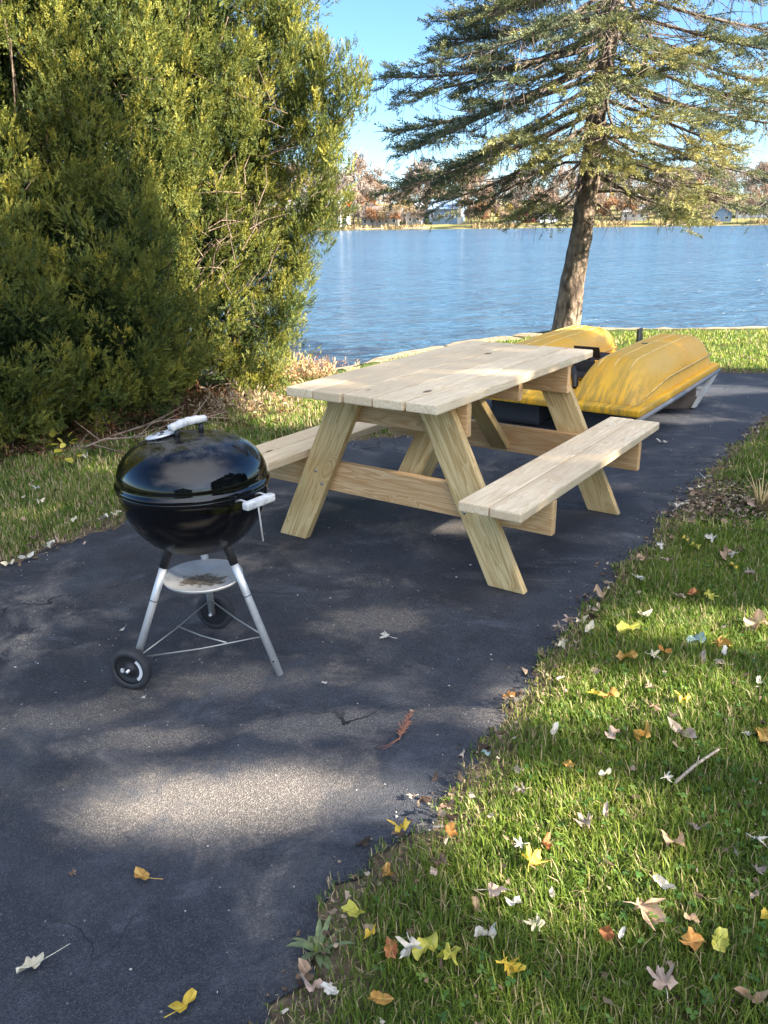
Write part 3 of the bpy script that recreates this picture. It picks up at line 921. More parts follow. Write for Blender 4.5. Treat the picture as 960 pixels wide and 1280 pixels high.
def sprig(nl, length, leaf_l, leaf_w, spread, r, curl=.25):
    """flat-ish spray: nl leaflets along an axis (x)"""
    V = []; Fq = []
    for i in range(nl):
        s = (i+.3)/nl*length
        sd = 1 if i % 2 else -1
        a = spread*(1-.55*i/nl)*sd + r.normal()*.15
        if i == nl-1: a = r.normal()*.1
        e = r.normal()*curl
        d = np.array([math.cos(a)*math.cos(e), math.sin(a)*math.cos(e), math.sin(e)])
        n_ = np.array([-math.sin(a), math.cos(a), r.normal()*.5]); n_ /= np.linalg.norm(n_)
        b = np.array([s, 0, 0]); ll = leaf_l*(1-.35*i/nl)*r.uniform(.8, 1.2)
        k = len(V)
        V += [b - n_*leaf_w*.25, b + d*ll*.45 - n_*leaf_w*.5, b + d*ll, b + d*ll*.45 + n_*leaf_w*.5]
        Fq.append((k, k+1, k+2, k+3))
    return np.array(V), np.array(Fq)

def multi_scatter(templates, pos, dirs, scale, r, tint, flat_up=None):
    Vs, Fs, Ts = [], [], []; o = 0
    which = r.integers(0, len(templates), len(pos))
    for i, (tv, tf) in enumerate(templates):
        m = which == i
        if not m.any(): continue
        v, f, t = scatter(tv, tf, pos[m], dirs[m], scale[m], r, tint[m], flat_up)
        Vs.append(v); Fs.append(f+o); Ts.append(t); o += len(v)
    return np.concatenate(Vs), np.concatenate(Fs), np.concatenate(Ts)

def bark(name, lo, hi, scale=14, bump=.9):
    b = NB(name); tc = b.n('ShaderNodeTexCoord'); mp = b.n('ShaderNodeMapping'); mp.inputs['Scale'].default_value = (1, 1, .45); b.l(tc.outputs['Object'], mp.inputs[0])
    vo = b.n('ShaderNodeTexVoronoi', feature='F1'); vo.inputs['Scale'].default_value = scale*1.6; b.l(mp.outputs[0], vo.inputs['Vector'])
    n1 = b.noise(mp.outputs[0], scale, 6, .7, .8)
    h = b.math('ADD', n1, b.math('MULTIPLY', vo.outputs['Distance'], -.6))
    b.color(b.ramp(b.math('ADD', n1, b.math('MULTIPLY', vo.outputs['Distance'], -.25)), [(.22, lo), (.55, hi), (.75, tuple(min(1, c*1.35) for c in hi))])).set(Roughness=.92)
    b.p.inputs['Specular IOR Level'].default_value = .15
    b.bump(h, bump, .035)
    return b.m

# ================================================================== BIG EVERGREEN SHRUB ON THE LEFT
def big_evergreen():
    r = np.random.default_rng(11); rr = random.Random(11)
    base = Vector((-2.75, 6.35, 0))
    t = thing('evergreen_tree', 'broad tall bushy evergreen with yellow green sprays filling the left side', 'tree', base)
    # lobes: centre x,y,z, radii
    lobes = [(-3.9,5.6,2.0,1.35,1.15,2.3),(-3.1,6.2,1.7,1.30,1.10,2.0),(-2.5,6.6,2.6,1.25,1.15,2.6),(-1.95,7.1,1.55,1.10,1.0,1.75),
             (-1.75,7.2,2.9,1.08,1.0,1.7),(-2.9,6.4,3.9,1.7,1.5,1.6),(-4.9,5.2,2.3,1.5,1.3,2.4),(-2.2,6.05,.95,.95,.75,.95),(-3.05,5.35,.95,.95,.75,.95),(-1.62,7.2,.80,.70,.62,.85),(-1.62,7.4,1.5,.72,.7,1.0),(-1.62,7.2,2.4,.74,.7,1.1),(-2.55,5.25,.62,.62,.55,.62),(-3.2,4.9,.75,.8,.6,.8),(-2.0,5.75,.58,.55,.5,.58)]
    LB = np.array(lobes)
    def inside_depth(P, skip=None):
        # most negative = deepest
        best = np.full(len(P), 9.0)
        for i, L in enumerate(LB):
            if i == skip: continue
            q = np.sqrt((((P-L[:3])/L[3:])**2).sum(1))
            best = np.minimum(best, q)
        return best
    C, Nn = [], []
    for i, L in enumerate(LB):
        area = L[3]*L[5]
        k = int(760*area)
        u = r.normal(size=(k, 3)); u /= np.linalg.norm(u, axis=1, keepdims=True)
        f = r.uniform(.66, 1.05, (k, 1))
        P = L[:3] + u*L[3:]*f
        keep = (inside_depth(P, i) > .80) & (P[:, 2] > .10)
        C.append(P[keep]); Nn.append((u/L[3:])[keep])
    C = np.concatenate(C); Nn = np.concatenate(Nn); Nn /= np.linalg.norm(Nn, axis=1, keepdims=True)
    kp = (Nn[:, 1] < .25) | (r.random(len(C)) < .30)
    C, Nn = C[kp], Nn[kp]
    # thin zones where the bare inside shows
    keep = np.ones(len(C), bool)
    for (px, py, d, rad) in ((258,335,6.0,.34),(270,300,6.2,.26),(120,420,5.2,.24),(90,230,5.4,.22),(190,170,5.8,.2),(100,90,5.4,.25),(300,460,6.4,.20),(20,430,5.0,.2),(230,240,6.0,.2)):
        p = np.array(at(px, py, d=d))
        dd = np.sqrt((((C-p)*np.array([1, .55, 1]))**2).sum(1))
        m = dd < rad
        keep[m] &= r.random(m.sum()) < .25
    C, Nn = C[keep], Nn[keep]
    # loose side branches reaching out to the right
    side = [((446,92),6.75,.06),((440,122),6.75,.11),((426,98),6.8,.09),((428,150),6.8,.15),((412,130),6.8,.12),((396,88),6.9,.09),((393,64),6.9,.05),((384,112),6.9,.12),((396,170),6.9,.16),((412,190),6.8,.15),((402,220),6.8,.17),((405,250),6.8,.13),((388,250),6.9,.2),((378,300),6.9,.2),((390,285),6.9,.12),((365,345),7.0,.15),((358,385),7.0,.13),
            ((340,430),7.1,.14),((328,470),7.1,.14),((350,415),7.0,.14),((340,400),7.0,.2),((350,370),7.0,.18),((332,445),7.0,.18),((318,480),7.0,.16),((310,500),7.0,.15),((360,330),7.0,.18),((375,185),7.0,.16),((370,140),7.0,.16),((376,20),7.0,.15),((370,60),7.0,.15),((350,300),7.0,.2),((350,230),7.0,.2),((352,30),7.0,.24),((345,85),7.0,.24),((340,140),7.0,.24),((352,180),7.0,.22),((325,50),6.9,.24),((320,110),6.9,.24),((325,170),6.9,.22),((360,110),7.1,.2),((335,5),6.9,.24),((362,40),7.1,.2)]
    ex, en = [], []
    for (q, d, s) in side:
        p = np.array(at(*q, d=d))
        k = max(3, int(s*75))
        P = p + r.normal(size=(k, 3))*s*.62
        ex.append(P); en.append(np.tile([[.55, -.25, .75]], (k, 1)) + r.normal(size=(k, 3))*.3)
    C = np.concatenate([C]+ex); Nn = np.concatenate([Nn]+en)
    Nn /= np.linalg.norm(Nn, axis=1, keepdims=True)
    # sprays of each clump fan out from the clump's twig
    front = C[:, 1] < 7.5
    per = np.where(front, 38, 24)
    idx = np.repeat(np.arange(len(C)), per)
    n = len(idx)
    AX = Nn*.55 + np.array([0, 0, .95]) + r.normal(size=C.shape)*.28
    AX /= np.linalg.norm(AX, axis=1, keepdims=True)
    PL = r.uniform(.16, .32, len(C))                       # plume length
    q = r.normal(size=(n, 3)); ax = AX[idx]; q -= ax*(q*ax).sum(1, keepdims=True); q /= np.linalg.norm(q, axis=1, keepdims=True)
    tt = r.random(n)**.85
    P = C[idx] + ax*((tt-.45)*PL[idx])[:, None] + q*((.012 + .060*np.sin(np.clip(tt*.85+.15, 0, 1)*PI))*r.random(n)**.6)[:, None]
    D = ax*(.75+.6*tt[:, None]) + q*(.85-.45*tt[:, None]) + r.normal(size=(n, 3))*.16
    ct = r.beta(2, 2, len(C)); low = np.clip(C[:, 2]/2.4, .35, 1)
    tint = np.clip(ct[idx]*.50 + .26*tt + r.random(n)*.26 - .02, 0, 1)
    S = r.uniform(.75, 1.3, n)
    tm = [sprig(12, .062, .019, .0062, .62, r, .35) for _ in range(10)]
    # inner foliage closing the view through the shrub, its shade put into darker tints
    ci, di, cs, ctn = [], [], [], []
    for L in LB:
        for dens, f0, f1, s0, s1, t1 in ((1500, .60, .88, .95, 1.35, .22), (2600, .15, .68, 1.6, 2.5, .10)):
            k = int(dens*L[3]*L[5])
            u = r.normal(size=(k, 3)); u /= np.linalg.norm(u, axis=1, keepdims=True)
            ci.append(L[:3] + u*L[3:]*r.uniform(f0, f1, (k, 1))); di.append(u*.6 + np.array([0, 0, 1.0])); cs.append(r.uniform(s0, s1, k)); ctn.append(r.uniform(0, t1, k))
    ci, di, cs, ctn = map(np.concatenate, (ci, di, cs, ctn))
    kk = (ci[:, 2] > .08) & (ci[:, 1] < 7.9); ci, di, cs, ctn = ci[kk], di[kk], cs[kk], ctn[kk]
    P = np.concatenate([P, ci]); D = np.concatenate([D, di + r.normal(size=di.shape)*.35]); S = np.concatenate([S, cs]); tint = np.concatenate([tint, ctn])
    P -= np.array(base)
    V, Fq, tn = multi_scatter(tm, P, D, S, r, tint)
    print('evergreen faces', len(Fq))
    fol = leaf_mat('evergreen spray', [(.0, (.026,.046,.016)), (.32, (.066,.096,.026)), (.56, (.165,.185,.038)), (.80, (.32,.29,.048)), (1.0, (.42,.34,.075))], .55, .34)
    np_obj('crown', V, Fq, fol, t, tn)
    # stems fanning out from the ground
    bm = bmesh.new()
    ends = C[r.choice(len(C), 150, replace=False)] - np.array(base)
    roots = [Vector((-1.0,-.75,0)), Vector((-.4,-.3,0)), Vector((.1,.05,0)), Vector((.55,.45,0)), Vector((.85,.75,0))]
    for e in ends:
        e = Vector(e)
        rt = min(roots, key=lambda q: (q.x-e.x)**2+(q.y-e.y)**2) + Vector((rr.gauss(0, .08), rr.gauss(0, .08), 0))
        m = rt.lerp(e, .45); m.z += .25*e.z*.5; m.x += rr.gauss(0, .06); m.y += rr.gauss(0, .06)
        m2 = rt.lerp(e, .75); m2.z += .10*e.z
        r0 = rr.uniform(.008, .022)
        tube(bm, [rt, rt.lerp(m, .5)+Vector((rr.gauss(0,.03), rr.gauss(0,.03), .1)), m, m2, e], [r0, r0*.85, r0*.6, r0*.4, .004], 5)
    # bare dead twigs inside
    for _ in range(900):
        e = Vector(C[rr.randrange(len(C))]) - base
        q = e*rr.uniform(.75, .98); q.z = e.z + rr.uniform(-.25, .05)
        d = Vector((rr.gauss(0, 1), rr.gauss(0, 1), rr.gauss(.5, .8))).normalized()*rr.uniform(.10, .32)
        tube(bm, [q, q+d*.5+Vector((0, 0, .01)), q+d], [.004, .003, .0015], 4, False)
    for (px, py, d, rad, k) in ((262,345,6.45,.36,46),(275,270,6.5,.28,24)):
        c0 = Vector(at(px, py, d=d)) - base
        for _ in range(k):
            q = c0 + Vector((rr.gauss(0, rad*.5), rr.gauss(.15, .18), rr.gauss(0, rad*.5)))
            d_ = Vector((rr.gauss(.3, .6), rr.gauss(-.1, .4), rr.gauss(.8, .5))).normalized()*rr.uniform(.12, .38)
            tube(bm, [q, q+d_*.5+Vector((rr.gauss(0,.02), 0, .01)), q+d_], [.0055, .004, .0015], 4, False)
    obj('trunk', bm, bark('shrub bark', (.060,.042,.030), (.22,.165,.12), 20, .4), t, True)
    # rusty dry litter of the shrub on the soil under it
    k = 5200
    a = r.random(k)
    lx = -3.4 + a*2.35 + r.normal(size=k)*.38 - 0.0; ly = 5.0 + a*2.05 + r.normal(size=k)*.42
    P = np.stack([lx, ly, r.uniform(.02, .07, k)], 1)
    D = r.normal(size=(k, 3))*np.array([1, 1, .45])
    V, Fq, tn = multi_scatter([sprig(4, .05, .04, .010, .7, r) for _ in range(3)], P, D, r.uniform(.7, 1.5, k), r, r.random(k))
    o = np_obj('needle_litter', V, Fq, leaf_mat('rusty litter', [(0, (.05,.022,.012)), (.5, (.14,.06,.03)), (1, (.22,.14,.08))], .9, .1), None, tn)
    tag(o, 'rust brown dry needles lying under the big bushy evergreen', 'needle litter', kind='stuff')
big_evergreen()

# ================================================================== SPRUCE BY THE WATER
def spruce():
    r = np.random.default_rng(23); rr = random.Random(23)
    base = Vector((2.40, 10.55, 0))
    t = thing('spruce_tree', 'leaning spruce with drooping boughs standing at the water edge', 'tree', base)
    ctrl = [((705,418),0),((716,350),1),((728,285),2),((737,215),3),((745,150),4),((757,80),5),((768,10),6)]
    pts = [at(px, py, d=10.55) - base for (px, py), _ in ctrl]
    pts[0].z = -.15
    d = (pts[-1]-pts[-3]).normalized()
    top = pts[-1]
    for k in range(1, 7):
        pts.append(top + Vector((.10*k, 0, .95*k)))
    rad = [.205, .150, .132, .124, .114, .106, .098] + [.10-.014*k for k in range(1, 7)]
    rad[0] = .192
    # finer trunk with bumps
    fine, fr = [], []
    for i in range(len(pts)-1):
        for j in range(6):
            s = j/6; fine.append(pts[i].lerp(pts[i+1], s)); fr.append((rad[i]*(1-s)+rad[i+1]*s)*(1+rr.uniform(-.03, .03)))
    fine.append(pts[-1]); fr.append(rad[-1])
    bm = bmesh.new(); tube(bm, fine, fr, 20)
    for v in bm.verts:
        v.co += Vector((rr.gauss(0, .005), rr.gauss(0, .005), 0))
    obj('trunk', bm, bark('spruce bark', (.055,.040,.030), (.27,.205,.145), 12, 1.0), t, True)
    def trunk_at(z):
        for a, b in zip(pts[:-1], pts[1:]):
            if a.z <= z <= b.z: return a.lerp(b, (z-a.z)/(b.z-a.z))
        return pts[-1]
    SP, SD, SS, ST = [], [], [], []
    tw = bmesh.new(); bbm = bmesh.new()
    def sprigs_along(a, b, k, size, tn, side=None, amp=.75):
        dd = (b-a).normalized()
        if side is None: side = dd.cross(Vector((0, 0, 1))).normalized()
        for i in range(k):
            s = (i+.5+rr.uniform(-.3, .3))/k
            p = a.lerp(b, s); sg = 1 if i % 2 else -1
            if i == k-1: sg = 0
            SP.append(p); SD.append(dd + side*sg*amp*rr.uniform(.6, 1.2) + Vector((rr.gauss(0, .15), rr.gauss(0, .15), rr.gauss(.22, .25)))); SS.append(size*rr.uniform(.75, 1.25)); ST.append(min(1, max(0, tn+rr.gauss(0, .13))))
    def bough(z0, az, L, droop0, lift, dens=1.0, bare=.36):
        o = trunk_at(z0); h = Vector((math.cos(az), math.sin(az), 0)); sidev = Vector((-h.y, h.x, 0))
        n = 16; P = []; q = o.copy(); wob = rr.uniform(-.45, .45); wz = rr.uniform(-.10, .10)
        for i in range(n+1):
            s = i/n
            P.append(q.copy())
            el = droop0 + (lift-droop0)*s**1.5 + wz*math.sin(s*5+wob*6)
            q = q + (h*math.cos(el) + sidev*math.sin(wob*s*3)*.35 + Vector((0, 0, math.sin(el))))*(L/n)
        r0 = .010+.0075*L
        tube(bbm, P, [r0*(1-.85*i/n)+.003 for i in range(n+1)], 7)
        tone = rr.uniform(.15, .85)
        def pos(s):
            f = s*n; i = min(n-1, int(f)); return P[i].lerp(P[i+1], f-i)
        sprigs_along(pos(.70), P[-1], 16, 1.2, tone)
        m = int(L/.085)
        gap = rr.uniform(0, 6.28)
        for j in range(m):
            s = bare*.6 + (1-bare*.6)*(j+.5)/m
            if rr.random() > dens: continue
            clump = .5+.5*math.sin(s*L*4.2+gap)             # foliage comes in clumps along the bough
            sd = 1 if j % 2 else -1
            p = pos(s); fwd = (pos(min(1, s+.03))-pos(max(0, s-.03))).normalized()
            ln = (.24 + .52*math.sin(min(1, (1-s)*1.25+.05)*PI*.62))*rr.uniform(.55, 1.15)*min(1, L/2.0)
            a = rr.uniform(.5, 1.05)
            dd = fwd*math.cos(a) + sidev*sd*math.sin(a) + Vector((0, 0, rr.uniform(-.45, .25)))
            dd.normalize()
            e = p + dd*ln*.6; e2 = e + (dd + Vector((0, 0, rr.uniform(-.30, .25)))).normalized()*ln*.4
            tube(tw, [p, e, e2], [.006, .004, .002], 4, False)
            tone2 = min(1, max(0, tone + rr.gauss(0, .14)))
            if (s > bare and rr.random() < .10+.92*clump**1.2) or rr.random() < .07:
                sprigs_along(p.lerp(e, .45), e, max(2, int(ln*9)), 1.05, tone2)
                sprigs_along(e, e2, max(2, int(ln*11)), 1.05, tone2)
                for _ in range(int(ln*4)):
                    k0 = p.lerp(e, rr.uniform(.45, 1)) if rr.random() < .6 else e.lerp(e2, rr.random())
                    q3 = (dd + sidev*rr.gauss(0, .8) + h*rr.gauss(.2, .4) + Vector((0, 0, rr.uniform(-.4, .4)))).normalized()*rr.uniform(.10, .22)
                    tube(tw, [k0, k0+q3], [.003, .0015], 3, False)
                    sprigs_along(k0+q3*.2, k0+q3, 3, .9, tone2)
            if rr.random() < .8:
                for _ in range(rr.choice((1, 2, 3))):
                    k0 = p.lerp(e, rr.random()*.7)
                    q3 = Vector((rr.gauss(0, .05), rr.gauss(0, .05), -rr.uniform(.08, .32)))
                    tube(tw, [k0, k0+q3*.5+Vector((rr.gauss(0, .02), rr.gauss(0, .02), 0)), k0+q3], [.004, .0025, .0012], 3, False)
                    if rr.random() < .15: sprigs_along(k0+q3*.4, k0+q3, 2, .7, tone2)
    R = math.radians
    def tip_bough(z0, tx, ty, d, dens=1.0, sag=.12, bare=.36):
        # bough from the trunk at height z0 to the point seen at pixel (tx,ty), depth d
        e = at(tx, ty, d=d) - base; o = trunk_at(z0); v = e-o
        L = v.length; az = math.atan2(v.y, v.x); el = math.atan2(v.z, math.hypot(v.x, v.y))
        bough(z0, az, L, el-sag, el+sag*1.2, dens, bare)
    # boughs read off the photograph: (height on trunk, azimuth deg, length, start angle, end angle)
    for args in [(2.62,478,238,10.4),(2.75,505,222,10.9),(2.5,540,245,9.6,.9),(3.0,482,160,10.6),(3.15,505,185,9.7),(3.3,475,92,10.3),(3.45,500,112,11.2,.9),(3.7,540,48,10.4),(3.6,520,70,9.5,.9),(3.95,560,5,10.5),(3.9,545,12,11.2),(4.15,590,-25,9.8),
                 (2.35,600,250,9.9,.9),(2.2,640,265,9.7,.9,.2),(2.05,668,272,9.9,.9,.25),(2.9,590,170,9.1,.9),(3.4,600,110,9.0,.9),(3.9,625,45,8.9),(2.6,560,205,11.9,.7),(3.2,560,130,12.0,.7),(3.8,600,60,12.0,.7),(1.95,690,262,9.9,.8,.3),
                 (2.1,955,262,10.3,.9),(2.25,930,235,9.4,.9),(2.5,985,215,10.6),(2.75,940,185,9.5),(2.95,990,150,10.4),(3.2,960,120,9.3),(3.4,1000,95,10.8),(3.65,970,55,9.6),(3.85,1010,30,10.4),(4.1,960,-10,9.6),(4.3,1005,-40,10.6),
                 (1.95,880,272,10.8,.8),(2.0,845,262,9.6,.8),(2.4,880,205,11.8,.7),(3.0,900,130,12.0,.7),(3.6,900,60,12.0,.8),(2.35,830,215,9.0,.8),
                 (2.75,700,185,9.0,.9,.2),(3.1,760,165,8.7,.9,.2),(3.45,745,105,8.6,1,.2),(3.7,790,75,8.7,1,.2),(3.95,700,40,8.8,1,.2),(4.2,770,15,8.5,1,.2),(2.55,800,205,9.0,.9,.2),(3.9,850,60,8.9),(3.0,850,150,9.0,.9),(4.35,660,-5,9.0),(4.4,860,-15,9.0)]:
        tip_bough(*args)
    for z0, az, L, d0, d1, dn in [(2.4,60,2.0,-16,-6,.7),(2.9,95,2.2,-16,-4,.7),(3.4,125,2.3,-10,-4,.8),(3.9,70,2.4,-6,0,.8),(4.3,110,2.4,0,0,.8)]:
        bough(z0, R(az), L, R(d0), R(d1), dn)
    # upper crown, above the frame
    z0 = 4.6
    while z0 < 8.6:
        for k in range(6):
            L = max(.35, 2.9*(8.9-z0)/4.4)
            bough(z0+rr.uniform(-.1, .1), k*PI/3+rr.random(), L, R(6), R(-6), .8)
        z0 += .42
    # dead bare limbs low on the trunk
    for z0, az, L in ((1.72,-12,1.1),(1.9,8,1.4),(2.05,150,.9),(1.55,30,.6),(2.3,-35,1.1)):
        o = trunk_at(z0); h = Vector((math.cos(R(az)), math.sin(R(az)), -.12))
        P = [o, o+h*L*.35+Vector((0, 0, .05)), o+h*L*.7+Vector((0, 0, -.02)), o+h*L+Vector((0, 0, -.12))]
        tube(bbm, P, [.022, .017, .011, .004], 7)
        for _ in range(14):
            s = rr.uniform(.2, 1); k0 = P[1].lerp(P[3], s); q3 = Vector((rr.gauss(0, .1), rr.gauss(0, .1), -rr.uniform(.05, .3)))
            tube(tw, [k0, k0+q3], [.004, .001], 3, False)
    obj('branch', bbm, bark('branch bark', (.060,.048,.040), (.20,.165,.13), 22, .5), t, True)
    obj('twig', tw, plain('dry spruce twig', (.14,.105,.080), .9, 0, .3), t)
    # bottlebrush sprigs
    def brush(r):
        V, Fq = [], []
        L = .125
        for i in range(20):
            s = (i+.2)/20*L; a = i*2.4+r.normal()*.2; el = r.uniform(.45, .95)
            dd = np.array([math.cos(el), math.sin(el)*math.cos(a), math.sin(el)*math.sin(a)])
            n_ = np.cross(dd, r.normal(size=3)); n_ /= np.linalg.norm(n_)
            b = np.array([s, 0, 0]); ll = r.uniform(.030, .046); wd = .0105
            k = len(V); V += [b-n_*wd*.4, b+dd*ll*.5-n_*wd*.5, b+dd*ll, b+dd*ll*.5+n_*wd*.5]; Fq.append((k, k+1, k+2, k+3))
        return np.array(V), np.array(Fq)
    tm = [brush(r) for _ in range(5)]
    V, Fq, tn = multi_scatter(tm, np.array([list(p) for p in SP]), np.array([list(p) for p in SD]), np.array(SS), r, np.array(ST))
    print('spruce sprigs', len(SP))
    fol = leaf_mat('spruce needles', [(.0, (.048,.072,.046)), (.35, (.105,.128,.064)), (.62, (.19,.195,.07)), (1.0, (.31,.275,.085))], .6, .25)
    np_obj('crown', V, Fq, fol, t, tn)
spruce()

# ================================================================== FAR SHORE
def gz(x, y):
    s = y - far_y(x)
    return max(-1.6, min(1.6, s*0.09-0.62)) + min(9, max(0, (s-25)*0.05))
def far_at(px, back):
    """ground point behind the far shoreline, on the photograph column px"""
    p0 = at(px, 285, d=200)
    k = p0.x/p0.y
    # x = k*y ; y = far_y(x)+back
    a, b = FS[0], FS[2]; m = (b.y-a.y)/(b.x-a.x)
    y = (a.y - m*a.x + back)/(1 - m*k)
    return Vector((k*y, y, gz(k*y, y)))

def bare_tree(seed, H, wide, nt, leaf):
    """leafless or thin-leaved broad tree as one mesh (far away)"""
    r = np.random.default_rng(seed); rr = random.Random(seed)
    V, Fq, T = [], [], []
    def bar(a, b, w0, w1, tn):
        d = b-a; L = np.linalg.norm(d)+1e-9; d = d/L
        q = np.cross(d, [0.3, 1, .2]); q /= np.linalg.norm(q)+1e-9; p = np.cross(d, q)
        k = len(V)
        for c, w in ((a, w0), (b, w1)):
            for s in (q, -.5*q+.87*p, -.5*q-.87*p): V.append(c+s*w)
        for i in range(3): Fq.append((k+i, k+(i+1) % 3, k+3+(i+1) % 3, k+3+i)); 
        T.extend([tn]*6)
    tips = []
    def grow(p, d, L, w, dep):
        e = p + d*L
        bar(p, e, w, w*.7, .0)
        if dep == 0: tips.append((e, d)); return
        for k in range(rr.choice((3, 3, 4))):
            q = d + r.normal(size=3)*(.50 if dep < 3 else .38)*wide; q[2] += .12; q /= np.linalg.norm(q)
            grow(e - d*L*rr.uniform(0, .35), q, L*rr.uniform(.62, .82), w*.58, dep-1)
    grow(np.zeros(3)+[0, 0, -.8], np.array([rr.gauss(0, .06), rr.gauss(0, .06), 1.0]), H*.30, H*.016, 4)
    for e, d in tips:
        for _ in range(nt):
            q = d + r.normal(size=3)*.6; q /= np.linalg.norm(q)
            a = e + r.normal(size=3)*H*.03
            L = H*rr.uniform(.03, .07)
            n_ = np.cross(q, r.normal(size=3)); n_ /= np.linalg.norm(n_); wd = .05 if leaf == 0 else leaf
            k = len(V); V += [a-n_*wd*1.5, a+q*L*1.3-n_*wd*.5, a+q*L*1.3+n_*wd*.5, a+n_*wd*1.5]; Fq.append((k, k+1, k+2, k+3)); T.extend([rr.uniform(.3, 1)]*4)
    V = np.array(V)
    return np_mesh('far_tree', V, np.array(Fq), np.array(T))
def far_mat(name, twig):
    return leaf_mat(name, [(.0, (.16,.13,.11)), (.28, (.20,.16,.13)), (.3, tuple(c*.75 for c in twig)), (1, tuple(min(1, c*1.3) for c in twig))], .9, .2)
FM = {'grey': far_mat('grey twigs', (.24,.20,.165)), 'brown': far_mat('brown twigs', (.24,.17,.12)), 'rust': far_mat('rust leaves', (.28,.15,.075)),  # twig and leaf colours slightly lightened to stand in for distance haze
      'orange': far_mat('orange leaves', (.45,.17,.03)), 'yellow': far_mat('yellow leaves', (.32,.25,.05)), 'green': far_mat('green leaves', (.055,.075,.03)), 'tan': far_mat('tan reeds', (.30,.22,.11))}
TMPL = {}
def far_tree(kind, mesh_key, p, sc_, label, group=None):
    k = (kind, mesh_key)
    if k not in TMPL:
        seed, wide, nt_, leaf = {'a': (1, 1.0, 5, 0), 'b': (2, .8, 5, 0), 'c': (3, 1.15, 5, 0), 'd': (4, .9, 6, .10), 'e': (5, 1.1, 7, .30), 'f': (6, .8, 8, .34)}[mesh_key]
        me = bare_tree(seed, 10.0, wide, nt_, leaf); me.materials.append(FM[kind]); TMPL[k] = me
    o = bpy.data.objects.new({'green': 'evergreen_tree'}.get(kind, 'bare_tree' if kind in ('grey', 'brown') else 'autumn_tree'), TMPL[k]); COL.objects.link(o)
    o.location = p; o.scale = (sc_,)*3; o.rotation_euler = (0, 0, random.uniform(0, 6.28))
    tag(o, label, 'tree', group)
